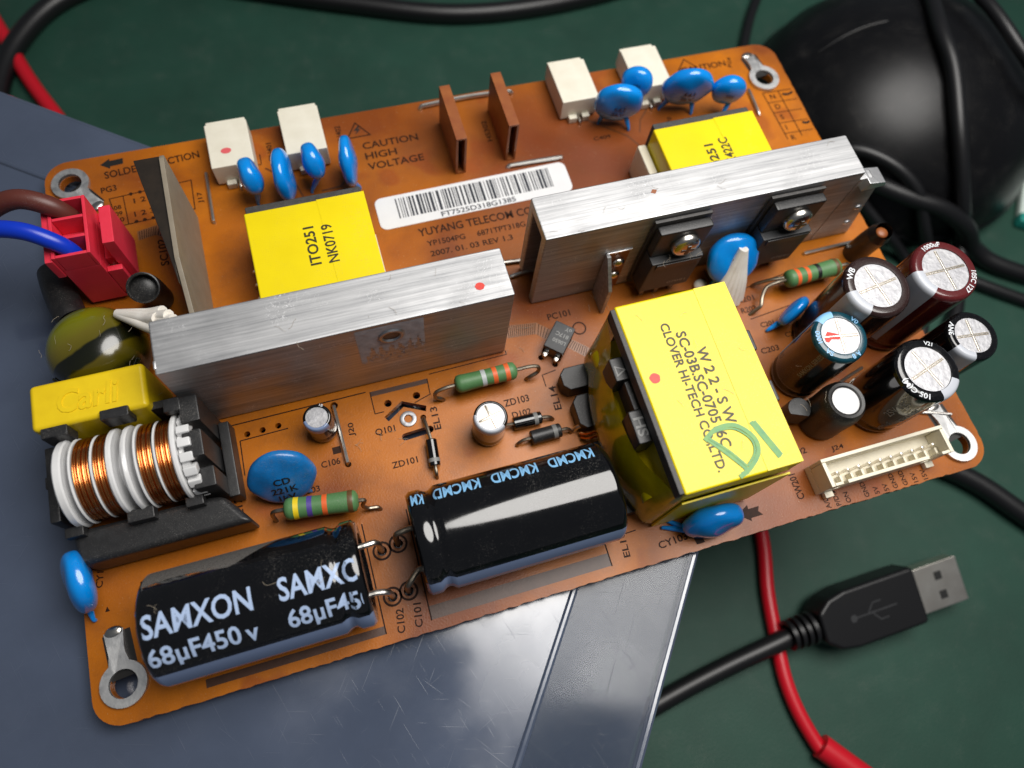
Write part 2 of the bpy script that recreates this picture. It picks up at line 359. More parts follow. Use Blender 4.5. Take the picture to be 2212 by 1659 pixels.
def catmull(pts, sub=6):
    if len(pts) < 3: return [Vector(p) for p in pts]
    P = [Vector(p) for p in pts]; P = [P[0]*2-P[1]]+P+[P[-1]*2-P[-2]]
    out = []
    for i in range(1, len(P)-2):
        a, b, c, d = P[i-1:i+3]
        for k in range(sub):
            t = k/sub
            out.append(0.5*((2*b)+(-a+c)*t+(2*a-5*b+4*c-d)*t*t+(-a+3*b-3*c+d)*t**3))
    out.append(P[-2]); return out

def tube(pts, r, seg=10, sub=6, smooth=True, caps=True):
    P = catmull(pts, sub) if smooth else [Vector(p) for p in pts]
    n = len(P); rr = r if callable(r) else (lambda t: r)
    v = []; f = []; up = None
    for i, p in enumerate(P):
        t = (P[min(i+1, n-1)]-P[max(i-1, 0)]).normalized()
        if up is None: up = t.orthogonal().normalized()
        up = (up-t*up.dot(t)).normalized(); s = t.cross(up)
        for k in range(seg):
            a = 2*PI*k/seg; v.append(p+(up*math.cos(a)+s*math.sin(a))*rr(i/(n-1)))
    for i in range(n-1):
        for k in range(seg):
            k2 = (k+1) % seg; f.append((i*seg+k, i*seg+k2, (i+1)*seg+k2, (i+1)*seg+k))
    if caps: f.append(tuple(range(seg))[::-1]); f.append(tuple((n-1)*seg+k for k in range(seg)))
    return G().add(v, f)

def ellipsoid(rx, ry, rz, e=1.0, seg=32, rings=18):
    v = []; f = []
    sg = lambda x: math.copysign(abs(x)**e, x)
    for i in range(rings+1):
        ph = -PI/2+PI*i/rings
        for k in range(seg):
            a = 2*PI*k/seg; v.append((rx*math.cos(ph)*math.cos(a), ry*math.cos(ph)*math.sin(a), rz*sg(math.sin(ph))))
    for i in range(rings):
        for k in range(seg): f.append((i*seg+k, i*seg+(k+1) % seg, (i+1)*seg+(k+1) % seg, (i+1)*seg+k))
    bm = bmesh.new(); vs = [bm.verts.new(p) for p in v]
    for q in f: bm.faces.new([vs[i] for i in q])
    bmesh.ops.remove_doubles(bm, verts=bm.verts, dist=1e-5)
    return from_bm(bm)

def flat(loops, z0, z1):
    "extruded flat plate; inner loops cut holes"
    c = bpy.data.curves.new('t', 'CURVE'); c.dimensions = '2D'; c.fill_mode = 'BOTH'; c.extrude = (z1-z0)/2
    for lp in loops:
        s = c.splines.new('POLY'); s.points.add(len(lp)-1); s.use_cyclic_u = True
        for p, q in zip(s.points, lp): p.co = (q[0], q[1], 0, 1)
    o = bpy.data.objects.new('t', c); me = bpy.data.meshes.new_from_object(o)
    g = G().add([(v.co.x, v.co.y, v.co.z+(z0+z1)/2) for v in me.vertices], [list(p.vertices) for p in me.polygons])
    bpy.data.objects.remove(o); bpy.data.curves.remove(c); bpy.data.meshes.remove(me)
    return g

def circ(x, y, r, n=28): return [(x+r*math.cos(2*PI*i/n), y+r*math.sin(2*PI*i/n)) for i in range(n)]
def rrect(x0, x1, y0, y1, r, n=6):
    o = []
    for cx, cy, a in ((x1-r, y1-r, 0), (x0+r, y1-r, PI/2), (x0+r, y0+r, PI), (x1-r, y0+r, 1.5*PI)):
        o += [(cx+r*math.cos(a+PI/2*i/n), cy+r*math.sin(a+PI/2*i/n)) for i in range(n+1)]
    return o
def slot(p, q, r, n=6):
    a = math.atan2(q[1]-p[1], q[0]-p[0])
    return [(q[0]+r*math.cos(a-PI/2+PI*i/n), q[1]+r*math.sin(a-PI/2+PI*i/n)) for i in range(n+1)]+[(p[0]+r*math.cos(a+PI/2+PI*i/n), p[1]+r*math.sin(a+PI/2+PI*i/n)) for i in range(n+1)]

def text_geo(s, w=None, h=None, shear=0.0, bold=0.018):
    c = bpy.data.curves.new('t', 'FONT'); c.body = s; c.size = 1.0; c.fill_mode = 'FRONT'; c.resolution_u = 3; c.shear = shear; c.offset = bold
    o = bpy.data.objects.new('t', c); me = bpy.data.meshes.new_from_object(o)
    v = [(p.co.x, p.co.y) for p in me.vertices]; f = [list(p.vertices) for p in me.polygons]
    bpy.data.objects.remove(o); bpy.data.curves.remove(c); bpy.data.meshes.remove(me)
    x0 = min(p[0] for p in v); x1 = max(p[0] for p in v); y0 = min(p[1] for p in v); y1 = max(p[1] for p in v)
    ky = h/(y1-y0) if h else w/(x1-x0); kx = w/(x1-x0) if w else ky
    return G().add([((a-x0)*kx, (b-y0)*ky, 0) for a, b in v], f)

def slice_geo(g, axis, step):
    bm = bmesh.new(); vs = [bm.verts.new(p) for p in g.v]
    for q in g.f:
        try: bm.faces.new([vs[i] for i in q])
        except ValueError: pass
    lo = min(p[axis] for p in g.v); hi = max(p[axis] for p in g.v); x = lo+step
    n = Vector((0, 0, 0)); n[axis] = 1
    while x < hi:
        c = Vector((0, 0, 0)); c[axis] = x
        bmesh.ops.bisect_plane(bm, geom=list(bm.verts)+list(bm.edges)+list(bm.faces), plane_co=c, plane_no=n); x += step
    return from_bm(bm)

def O(name, g, m, parent=None, loc=(0, 0, 0), rot=(0, 0, 0), smooth=35.0, label=None, cat=None, group=None, kind=None):
    me = bpy.data.meshes.new(name)
    me.from_pydata([(a*MM, b*MM, c*MM) for a, b, c in g.v], [], g.f); me.update()
    me.materials.append(M[m] if isinstance(m, str) else m)
    if smooth:
        for p in me.polygons: p.use_smooth = True
        me.set_sharp_from_angle(angle=math.radians(smooth))
    o = bpy.data.objects.new(name, me); COL.objects.link(o)
    if smooth:
        wn = o.modifiers.new('weighted', 'WEIGHTED_NORMAL'); wn.keep_sharp = True; wn.weight = 80
    o.location = (loc[0]*MM, loc[1]*MM, loc[2]*MM); o.rotation_euler = rot
    if parent is not None: o.parent = parent
    else: o.location.z += UP*MM
    if label: o['label'] = label
    if cat: o['category'] = cat
    if group: o['group'] = group
    if kind: o['kind'] = kind
    return o

def T(s, x, y, w=None, h=1.0, ang=0.0, m='ink', parent=None, z=0.03, shear=0.0):
    "flat print whose lower left corner (in reading direction) is at x, y"
    return O('lettering', text_geo(s, w, h, shear), m, parent, (x, y, z), (0, 0, math.radians(ang)), smooth=0)

def line_geo(pts, wd, z=0.03):
    "a flat ribbon along a polyline, mitred at its corners"
    P = [Vector((p[0], p[1])) for p in pts]; closed = len(P) > 2 and (P[0]-P[-1]).length < 1e-6
    if closed: P = P[:-1]
    n = len(P); v = []
    for i in range(n):
        a = P[i-1] if (i > 0 or closed) else None; b = P[(i+1) % n] if (i < n-1 or closed) else None
        d0 = (P[i]-a).normalized() if a is not None else (b-P[i]).normalized()
        d1 = (b-P[i]).normalized() if b is not None else d0
        t = (d0+d1); t = t.normalized() if t.length > 1e-4 else d0
        nn = Vector((-t.y, t.x)); k = min(2.5, 1/max(.25, nn.dot(Vector((-d1.y, d1.x)))))
        v += [(*(P[i]-nn*wd/2*k), z), (*(P[i]+nn*wd/2*k), z)]
    f = [(2*i, 2*((i+1) % n), 2*((i+1) % n)+1, 2*i+1) for i in range(n if closed else n-1)]
    return G().add(v, f)

# ------------------------------------------------------------------ setting: bench mat
mat_o = O('bench_mat', G().add([(-700, -600, -60), (900, -600, -60), (900, 900, -60), (-700, 900, -60)], [(0, 1, 2, 3)]), 'mat_green',
          label='dark green bench mat under everything', kind='structure', smooth=0)

# ------------------------------------------------------------------ plastic organiser box under the board
U_ = Vector((0.80, -0.60)); V_ = Vector((0.60, 0.80))
def uv(u, v): p = U_*u+V_*v; return (p.x, p.y)
bx = O('storage_box', prism([uv(-170, -150), uv(87.4, -150), uv(87.4, 105.4), uv(-170, 105.4)], -59.9, -6.2, 1.0), 'lid_wall',
       label='smoky blue plastic organiser box the circuit board lies on', cat='storage box')
ring = [uv(68.6, -150), uv(68.6, 91), uv(-170, 91), uv(-170, -150)]
O('lid_panel', prism([uv(-169, -150), uv(68.0, -150), uv(68.0, 90.4), uv(-169, 90.4)], -6.0, -4.2, 0.3), 'lid', bx, smooth=30)
O('lid_rim', prism([uv(68.05, -150), uv(88.3, -150), uv(88.3, 106.5), uv(68.05, 106.5)], -6.0, -4.2, 0.5, 3), 'lid_rim', bx, smooth=30)
O('lid_rim', prism([uv(-169, 90.45), uv(68.0, 90.45), uv(68.0, 106.5), uv(-169, 106.5)], -6.0, -4.2, 0.5, 3), 'lid', bx, smooth=30)
O('ridge', tube([(*uv(68.2, -150), -4.4), (*uv(68.2, 88), -4.4), (*uv(66, 90.6), -4.4), (*uv(-169, 90.6), -4.4)], 0.75, 10, smooth=False), 'lid', bx)
O('edge_bead', tube([(*uv(88.3, -150), -5.0), (*uv(88.3, 104), -5.0), (*uv(86, 106.5), -5.0), (*uv(-169, 106.5), -5.0)], 0.85, 10, smooth=False), 'lid', bx)

# ------------------------------------------------------------------ the circuit board
def board_outline():
    pts = rrect(0, 175, -1.6, 113.9, 5.0, 8); out = []
    for i in range(len(pts)):
        a = Vector(pts[i]); b = Vector(pts[(i+1) % len(pts)]); L = (b-a).length; n = max(1, int(L/0.9))
        for k in range(n):
            p = a.lerp(b, k/n)
            if p.y < -1.5 or p.x > 174.9: p = p+Vector((random.uniform(-.1, .1), random.uniform(-.13, .13)))
            out.append((p.x, p.y))
    return out
HOLES = [circ(5.3, 107.5, 2.25), circ(5.4, 4.7, 2.3), circ(169.3, 3.6, 2.3), circ(168.3, 102.6, 2.2),
         circ(58.7, 42.2, 0.75, 12), circ(64.5, 42.4, 0.75, 12), circ(31.6, 42.9, .6, 10), circ(34.5, 43.0, .6, 10), circ(37.5, 43.1, .6, 10),
         [(57.4, 39.6), (61.4, 42.0), (65.9, 39.8), (65.5, 38.7), (61.5, 40.7), (58.0, 38.5)], slot((60.4, 34.6), (65.4, 34.9), .72),
         circ(48.5, 44.4, .75, 12), circ(48.7, 32.1, .6, 12), circ(51.2, 14.5, .9, 12), circ(54.3, 15.0, .9, 12), circ(51.2, 6.1, .9, 12), circ(54.2, 6.3, .9, 12),
         circ(64.7, 37.6, .6, 10),
         circ(91.1, 44.0, .6, 10), circ(93.5, 41.8, .6, 10)]
B = O('circuit_board', flat([board_outline()]+HOLES, -1.6, 0.0), 'pcb', smooth=25,
      label='orange-brown power supply circuit board crowded with soldered components', cat='circuit board')

# -- silkscreen
PT = lambda *a, **k: T(*a, parent=B, **k)
PT('SOLDER DIRECTION', 12.1, 107.6, 20.0, 1.9, 4)
O('printed_arrow', G().add([(11.4, 111.5, .03), (13.4, 112.8, .03), (13.4, 112.2, .03), (16.2, 112.4, .03), (16.1, 110.9, .03), (13.4, 110.7, .03), (13.4, 110.1, .03)], [(0, 6, 5, 4, 3, 2, 1)]), 'ink_black', B, smooth=0)
PT('PG3', 11.0, 104.0, 3.2, 1.5, 4)
O('printed_table', line_geo([(12.4, 102.3), (29.4, 103.4), (29.2, 95.8), (13.6, 95.0), (12.4, 102.3)], .22).add(*[(g.v, g.f) for g in [line_geo([(15.2, 102.5), (15.6, 95.1)], .2)]][0]), 'ink', B, smooth=0)
PT('1 2 3', 17.2, 100.0, 4.2, 1.3, 3); PT('1 2 3 4 5', 17.0, 96.6, 7.6, 1.3, 4); PT('08', 13.1, 99.2, 1.5, 1.1, 3); PT('09', 13.2, 97.6, 1.5, 1.1, 3); PT('10', 13.4, 96.0, 1.5, 1.1, 3)
for i in range(5): O('printed_dot', flat([circ(17.2+1.7*i, 95.4+.07*i, .42, 10)], .02, .04), 'ink', B, smooth=0)
for i in range(5): O('printed_dot', flat([circ(16.8+1.9*i, 102.6+.1*i, .42, 10)], .02, .04), 'ink', B, smooth=0)
PT('J17', 31.4, 97.0, 2.9, 1.3, 90)
PT('SC102', 22.4, 83.4, 6.5, 1.7, 90)
PT('CN401', 47.6, 104.4, 5.2, 1.2, 90); PT('CN402', 63.4, 105.6, 5.4, 1.3, 90)
PT('CAUTION', 67.2, 103.2, 12.8, 1.9); PT('HIGH', 67.2, 100.3, 7.2, 1.9); PT('VOLTAGE', 67.2, 97.4, 12.8, 1.9)
O('warning_triangle', line_geo([(66.9, 111.0), (64.4, 107.0), (69.6, 107.0), (66.9, 111.0)], .3), 'ink', B, smooth=0)
O('warning_flash', G().add([(67.3, 110.0, .03), (66.1, 108.8, .03), (66.9, 108.8, .03), (66.3, 107.7, .03), (67.9, 109.1, .03), (67.1, 109.1, .03), (67.9, 110.0, .03)], [(0, 1, 2, 3, 4, 5, 6)]), 'ink_black', B, smooth=0)
PT('HS302', 96.6, 99.2, 6.0, 1.2, 90)
PT('YUYANG TELECOM CO', 73.9, 77.9, 26.0, 2.0); PT('YP1504PG', 75.1, 75.1, 8.5, 1.4); PT('6871TPT318G', 86.3, 75.1, 11.1, 1.4); PT('2007. 01. 03 REV 1.3', 75.2, 72.5, 18.5, 1.4)
PT('C409', 120.0, 93.9, 4.3, 1.1); PT('C410', 139.2, 93.0, 3.8, 1.1, 65)
PT('CAUTION', 148.6, 108.8, 12.2, 1.8); PT('PG4', 162.0, 108.0, 3.2, 1.1, 75)
O('warning_triangle', line_geo([(150.6, 113.0), (148.0, 109.9), (153.0, 109.9), (150.6, 113.0)], .3), 'ink', B, smooth=0)
O('printed_table', line_geo([(166.4, 98.6), (174.2, 98.3)], .25).add(*(lambda g: (g.v, g.f))(line_geo([(166.4, 98.6), (166.8, 84.0)], .25))).add(*(lambda g: (g.v, g.f))(line_geo([(170.6, 98.5), (170.8, 84.2)], .25))), 'ink', B, smooth=0)
for i in range(4): O('printed_rule', line_geo([(166.5, 95.4-3.2*i), (174.4, 95.1-3.2*i)], .22), 'ink', B, smooth=0)
for i, ch in enumerate('NDSIR'): PT(ch, 167.8, 96.3-3.2*i, None, 1.5)
O('ink_mark', tube([(171.3, 97.2, .05), (172.6, 96.9, .05), (174.0, 97.3, .05)], .3, 6), 'ink_black', B)
O('ink_mark', tube([(172.6, 88.0, .05), (173.6, 87.6, .05), (174.4, 87.9, .05)], .3, 6), 'ink_black', B)
PT('PC101', 95.2, 51.7, 5.0, 1.5); PT('ZD103', 80.9, 35.5, 5.2, 1.5); PT('D102', 81.8, 32.8, 3.9, 1.3); PT('EL14', 91.9, 32.2, 5.2, 1.5, 88); PT('EL13', 67.6, 34.4, 4.8, 1.4, 88)
PT('Q101', 55.0, 36.0, 3.9, 1.6); PT('J20', 51.4, 37.3, 2.8, 1.4, 85); PT('EL11', 27.6, 38.6, 4.8, 1.4, 92); PT('EL12', 28.6, 26.6, 4.6, 1.4, 90); PT('C106', 43.8, 32.6, 3.6, 1.3); PT('R103', 39.2, 28.4, 3.5, 1.2); PT('ZD101', 56.6, 29.0, 5.0, 1.3)
PT('C102', 52.0, -0.5, 4.2, 1.4, 82); PT('C101', 55.2, -0.4, 4.2, 1.4, 82); PT('EL10', 95.4, 0.9, 4.8, 1.3, 86); PT('CY103', 101.3, 0.6, 6.0, 1.4, 3); PT('CW201', 133.0, 2.0, 5.2, 1.5, 90)
for s, x in (('A/DIM', 136.9), ('P/DIM', 139.1), ('ON', 141.4), ('GND', 145.6), ('5V', 147.9), ('5V', 150.1), ('GND', 152.2), ('GND', 154.5), ('15V', 156.9), ('15V', 159.2)): PT(s, x+.5, -1.25, None, 1.05, 90)
PT('R201', 137.0, 45.4, 3.9, 1.3); PT('R202', 136.8, 42.9, 3.6, 1.3); PT('C201', 139.6, 38.7, 3.2, 1.2); PT('C204', 144.0, 35.2, 3.2, 1.2); PT('C203', 137.2, 32.9, 4.2, 1.3); PT('L202', 133.4, 10.4, 4.0, 1.3); PT('J24', 142.6, 9.0, 2.8, 1.3); PT('CY101', 3.4, 21.5, 4.6, 1.2, 80); PT('B', 9.6, 19.5, 1.0, 1.2)
def poly(name, pts, m='ink', z=.028): return O(name, G().add([(*p, z) for p in pts], [tuple(range(len(pts)))]), m, B, smooth=0)
poly('printed_arrow', [(118.4, 2.6), (120.7, .7), (120.8, 1.3), (123.4, 1.3), (122.7, 2.2), (123.2, 3.1), (120.9, 3.1), (121.0, 3.9)])
poly('printed_square', [(108.3, .9), (108.5, -.5), (110.2, -.5), (110.0, .9)])
poly('printed_square', [(46.4, 36.1), (46.4, 34.7), (48.0, 34.7), (48.0, 36.1)])
poly('printed_triangle', [(3.4, 17.2), (4.2, 17.2), (3.8, 18.1)])
poly('printed_band', [(56.9, .3), (91.3, .3), (91.3, 2.7), (57.0, 2.7)], 'ink_band')
poly('printed_band', [(18.0, 0.2), (48.6, .2), (48.6, 1.6), (18.0, 1.6)], 'ink_band')
poly('printed_band', [(55.8, 44.4), (67.3, 44.4), (67.4, 45.4), (55.8, 45.4)], 'ink_band')
O('printed_outline', line_geo([(55.8, 45.4), (55.8, 40.7), (57.6, 40.7)], .2), 'ink', B, smooth=0)
O('printed_outline', line_geo([(67.4, 45.4), (67.2, 42.0), (63.8, 41.0)], .2), 'ink', B, smooth=0)
O('printed_outline', line_geo([(56.9, .2), (57.2, 20.8)], .25), 'ink', B, smooth=0)
O('printed_outline', line_geo([(48.7, .2), (48.7, 20.3)], .25), 'ink', B, smooth=0)
O('printed_outline', line_geo([(91.4, .2), (91.5, 21)], .25), 'ink', B, smooth=0)
O('printed_outline', line_geo([(91.3, 5.0), (98, 5.3)], .2), 'ink', B, smooth=0)
O('printed_outline', line_geo([(30.1, 41.9), (39.2, 42.1)], .22), 'ink', B, smooth=0)
O('printed_outline', line_geo([(30.1, 41.9), (29.9, 35.0)], .22), 'ink', B, smooth=0)
O('printed_outline', line_geo([(28.1, 38.5), (28.0, 31.0)], .22), 'ink', B, smooth=0)
O('printed_outline', line_geo([(90.2, 37.6), (90.2, 40.2), (93.2, 40.6)], .2), 'ink', B, smooth=0)
O('printed_outline', line_geo([(24.5, 45.3), (55, 45.6)], .25), 'ink', B, smooth=0)
O('printed_outline', line_geo([(68, 46.2), (84.4, 46.5), (84.4, 47.4)], .2), 'ink', B, smooth=0)
O('printed_outline', line_geo([(134.4, 47.9), (150, 49.8)], .2), 'ink', B, smooth=0)
O('printed_outline', line_geo([(138.0, 41.2), (150, 42.4)], .2), 'ink', B, smooth=0)
O('printed_outline', line_geo([(132.6, 55.0), (132.8, 48.2), (140, 48.2)], .2), 'ink', B, smooth=0)
O('printed_outline', line_geo([(114.3, 113.9), (114.2, 103.6), (119.5, 102.6)], .25), 'ink', B, smooth=0)
O('printed_outline', line_geo([(34.6, 103.8), (44.6, 104.2), (44.7, 107)], .2), 'ink', B, smooth=0)
O('trace', line_geo([(119.7, 103.2), (120.3, 100.1), (128.3, 93.6), (130.0, 90.6), (129, 86)], .45), 'copper_trace', B, smooth=0)
O('trace', line_geo([(136.5, 101), (133.0, 97.4), (131.6, 94)], .4), 'copper_trace', B, smooth=0)
O('trace', line_geo([(45.2, 103), (49.8, 98.8), (49.9, 90), (48, 88)], .4), 'copper_trace', B, smooth=0)
O('trace', line_geo([(61.3, 100), (62.2, 96.2), (60.2, 94.6), (56, 94.3)], .5), 'copper_trace', B, smooth=0)
O('trace', line_geo([(51, 97.2), (52.3, 92)], .4), 'copper_trace', B, smooth=0)
# hatched guard bands beside the opto-coupler and by the input socket
def hatched(name, loop_pts, n_pairs):
    O(name, G().add([(*p, .02) for p in loop_pts], [tuple(range(len(loop_pts)))]), 'trace_fill', B, smooth=0)
    for (a, b, c, d, n) in n_pairs:
        for i in range(n):
            t = (i+.5)/n
            p = Vector(a).lerp(Vector(b), t); q = Vector(d).lerp(Vector(c), min(1, t))
            O('hatch_line', line_geo([tuple(p), tuple(q)], .14, .03), 'ink', B, smooth=0)
hatched('guard_band', [(85.6, 49.9), (91.6, 49.4), (93.8, 47.2), (95.6, 49.0), (92.5, 51.9), (85.8, 52.8)], [((85.8, 49.9), (91.6, 49.4), (92.5, 51.8), (86.2, 52.7), 14), ((91.8, 49.2), (93.8, 47.4), (95.4, 49.2), (92.7, 51.7), 5)])
hatched('guard_band', [(96.8, 45.2), (98.4, 46.6), (101.6, 43.6), (100.6, 41.4)], [((97.0, 45.2), (100.4, 41.8), (101.4, 43.7), (98.4, 46.4), 9)])
hatched('guard_band', [(17.0, 92.9), (21.2, 93.6), (26.5, 89.6), (26.4, 87.0), (20.6, 91.2), (17.1, 90.6)], [((17.2, 90.7), (20.6, 91.2), (21.2, 93.5), (17.2, 92.8), 8), ((20.8, 91.2), (26.4, 87.2), (26.5, 89.5), (21.4, 93.5), 12)])
for x, y in ((51.2, 14.5), (54.3, 15.0), (51.2, 6.1), (54.2, 6.3)): O('pad_ring', flat([circ(x, y, 1.75, 24), circ(x, y, 1.35, 24)], .02, .04), 'ink', B, smooth=0)
O('pad_ring', flat([circ(101.0, 48.4, 1.5, 20), circ(101.0, 48.4, 1.2, 20)], .02, .04), 'ink', B, smooth=0)
PT('K', 44.0, 99.0, 1.2, 1.2, 90)

# -- mounting lugs
def lug(x, y, ang, label, ln=8.2):
    n = 24; a0 = math.radians(26); pts = []
    for i in range(n+1):
        a = a0+(2*PI-2*a0)*i/n; pts.append((3.8*math.cos(a), 3.8*math.sin(a)))
    pts += [(5.0, -1.35), (6.0, -1.35), (ln, -1.6), (ln, 1.6), (6.0, 1.35), (5.0, 1.35)]
    g = flat([pts, circ(0, 0, 2.35)], 0.05, 0.85)
    g.v = [(a, b, c-max(0, a-ln+1.0)*.5) for a, b, c in g.v]
    o = O('mounting_lug', g, 'lug', B, (x, y, 0), (0, 0, math.radians(ang)), label=label)
    O('solder_fillet', ellipsoid(1.1, 1.6, .5, seg=16, rings=8), 'screw', o, (ln-.2, 0, .2))
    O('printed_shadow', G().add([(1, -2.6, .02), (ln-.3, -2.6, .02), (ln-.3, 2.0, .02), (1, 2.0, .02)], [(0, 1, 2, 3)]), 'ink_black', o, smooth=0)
lug(5.3, 107.5, -55, 'ring lug in the corner behind the red plug')
lug(5.4, 4.7, 96, 'ring lug in the corner beside the lying capacitor with white lettering', 9.0)
lug(169.3, 3.6, 98, 'ring lug in the corner beside the white pin header', 9.0)
lug(168.3, 102.6, 98, 'ring lug in the corner near the black dome')

# -- barcode sticker
bl = O('barcode_label', flat([[(x, y+(x-66)*.012) for x, y in rrect(66.4, 110.9, 81.2, 89.4, 1.6)]], .02, .14), 'label', B, label='white sticker with a barcode')
x = 70.9
while x < 106.6:
    wd = random.choice((.18, .18, .3, .45, .62)); d = (x-66)*.012
    O('bar', G().add([(x, 83.3+d, .16), (x+wd, 83.3+d, .16), (x+wd, 88.5+d, .16), (x, 88.5+d, .16)], [(0, 1, 2, 3)]), 'bar', bl, smooth=0); x += wd+random.choice((.22, .32, .5))
T('FT7525D318G1385', 80.0, 81.7, 17.2, 1.3, .6, 'bar', bl, .16)

# -- jumper wires
def jumper(pts, r=.38, m='tin', nm='jumper_wire'): return O(nm, tube(pts, r, 8, 5), m, B)
jumper([(82.3, 111.6, -.3), (82.7, 111.8, .5), (84, 112, .7), (94, 112.3, .8), (103.4, 111.9, .7), (104.7, 111.7, .4), (105, 111.6, -.3)], .5)
jumper([(97.6, 91.2, -.3), (98.1, 91.2, .4), (99.4, 91.2, .6), (109.6, 90.9, .6), (110.6, 90.8, .3), (110.9, 90.8, -.3)], .5)
jumper([(32.8, 104.2, -.3), (32.8, 104.0, .4), (32.8, 103, .5), (32.6, 92.6, .6), (32.6, 91.5, .3), (32.6, 91.2, -.3)])
jumper([(48.5, 44.3, -.5), (48.5, 44.0, .6), (48.5, 43, .8), (48.7, 33.4, .8), (48.7, 32.5, .4), (48.7, 32.1, -.6)])
jumper([(86.0, 67.4, .6), (89.6, 67.1, .7), (94.4, 66.6, .7), (95.3, 66.5, .3), (95.5, 66.5, -.3)], .42)
jumper([(89.9, 63.3, -.3), (90.2, 63.4, .3), (91, 63.5, .7), (97, 63.9, .7)], .42)
jumper([(156.6, 53.3, -.3), (157, 53.3, .3), (158, 53.3, .6), (171.2, 53.4, .6), (171.8, 53.4, .3), (172, 53.4, -.3)], .42)
jumper([(162.9, 100.0, -.2), (162.9, 99.5, .5), (162.5, 93, .5), (162.4, 92.2, -.2)], .4)
jumper([(163, 12.6, -.2), (164, 12.2, .4), (171, 9.8, .5)], .35)
jumper([(146, 20.8, .4), (152, 23, .4), (157, 24.4, .4)], .35)

# -- tubular rivet
O('hollow_rivet', lathe([(.72, -.4), (.72, .1), (.85, .35), (1.25, .42), (1.6, .3), (1.68, .02), (1.68, -.1)], 28), 'foil', B, (61.8, 38.0, 0))
O('rivet_bore', lathe([(0, -.35), (.72, -.35)], 20), 'dark', B, (61.8, 38.0, 0))

# -- high-voltage sockets
def socket(x0, x1, y0, y1, label, dot=False):
    H = 6.0
    o = O('lamp_socket', box(0, x1-x0, 0, y1-y0, .5, H, .25), 'white_plastic', B, (x0, y0, 0), label=label)
    O('ledge', box(0.3, x1-x0-.3, y1-y0+.02, y1-y0+1.3, .4, H-.8, .15), 'white_plastic', o)
    O('foot', box(1.9, 3.9, -1.3, -.02, .05, 1.6, .15), 'white_plastic', o)
    O('foot', box(5.2, 7.0, -1.3, -.02, .05, 1.6, .15), 'white_plastic', o)
    O('contact', tube([(4.5, .2, .9), (4.5, -1.6, .8), (4.5, -2.0, .2), (4.5, -2.1, -.3)], .3, 8), 'tin', o)
    if dot: O('marker_dot', G().add(*(lambda g: (g.v, g.f))(flat([[(3.6+1.1*math.cos(a*.4), 4.0+.75*math.sin(a*.4)) for a in range(16)]], H+.01, H+.03))), 'pink_dot', o, smooth=0)
    return o
socket(35.0, 43.9, 100.4, 112.0, 'white lamp socket with a pink marker dot', True)
socket(50.7, 59.4, 100.6, 112.6, 'white lamp socket beside the printed high voltage warning')
socket(113.7, 122.6, 101.3, 113.0, 'white lamp socket between the brown strips and blue discs')
socket(132.2, 141.2, 101.6, 113.4, 'white lamp socket beside the printed warning at the dome end')

# -- blue disc capacitors
def disc(c, R, th, n, label, legs, m='blue', mark=None, roll=0):
    n = Vector(n).normalized(); up = Vector((0, 0, 1)); up = (up-n*up.dot(n)).normalized(); s = up.cross(n)
    mt = Matrix(((s.x, up.x, n.x, 0), (s.y, up.y, n.y, 0), (s.z, up.z, n.z, 0), (0, 0, 0, 1)))
    body = ellipsoid(R, R, th/2, 0.72, 36, 18)
    q_ = random.uniform(0, 6); body.v = [(a*(1+.025*math.sin(b*1.1+q_)), b*(1.0 if b > -R*.5 else 1.05)*(1+.02*math.sin(a*.9+q_)), cc*(1+.08*math.sin(a*.8+b*.6+q_))) for a, b, cc in body.v]
    body.xf(mt)
    o = O('disc_capacitor', body, m, B, c, smooth=60, label=label)
    for lx, ly in legs:
        base = Vector((lx, ly, 0))-Vector(c)
        side = (base-n*base.dot(n)); side = s*(math.copysign(R*.45, side.dot(s) if abs(side.dot(s)) > .3 else (1 if (lx, ly) == legs[0] else -1)))
        top = side-up*R*.72
        mid = top.lerp(base, .55)+Vector((0, 0, .3))
        O('coated_leg', tube([top+up*.6, top, mid, base+Vector((0, 0, .6)), base+Vector((0, 0, -.3))], lambda t: 1.0-.65*min(1, t*1.35), 10), m, o)
    if mark:
        for k, sline in enumerate(mark):
            g = text_geo(sline, None, R*.26); wd = max(p[0] for p in g.v)
            g.v = [(p[0]-wd/2, p[1]-R*.05-k*R*.36, 0) for p in g.v]
            g = slice_geo(g, 0, .5)
            g.v = [(p[0], p[1], th/2*(max(0, 1-(p[0]**2+p[1]**2)/(R*R)))**.36+.2) for p in g.v]
            O('lettering', g.xf(mt), 'ink_black', o, smooth=0)
    return o
disc((42.6, 95.6, 7.6), 3.9, 4.4, (1, .12, .1), 'small blue disc capacitor in front of the socket with the pink dot', [(42.3, 94.0)])
disc((49.2, 94.6, 7.2), 5.4, 4.0, (1, -.1, .08), 'larger blue disc capacitor standing second from the bracket side', [(49.4, 92.0), (49.0, 96.5)])
disc((55.7, 96.4, 7.8), 3.9, 4.4, (1, .1, .1), 'small blue disc capacitor in front of the second white socket', [(54.0, 94.4)])
disc((62.9, 95.0, 7.4), 5.4, 3.6, (1, -.12, .05), 'larger blue disc capacitor beside the printed high voltage warning', [(64.2, 93.0), (62.6, 97)])
disc((125.6, 97.4, 7.6), 5.6, 4.4, (-.25, -.95, -.12), 'large blue disc capacitor in front of the third white socket', [(129.0, 95.2), (122.6, 98.6)], mark=['561', '3kV'])
disc((131.6, 101.8, 8.0), 3.7, 4.2, (-.4, -.85, .2), 'small blue disc capacitor behind the larger one by the third socket', [(130.6, 100.0)], mark=['101'])
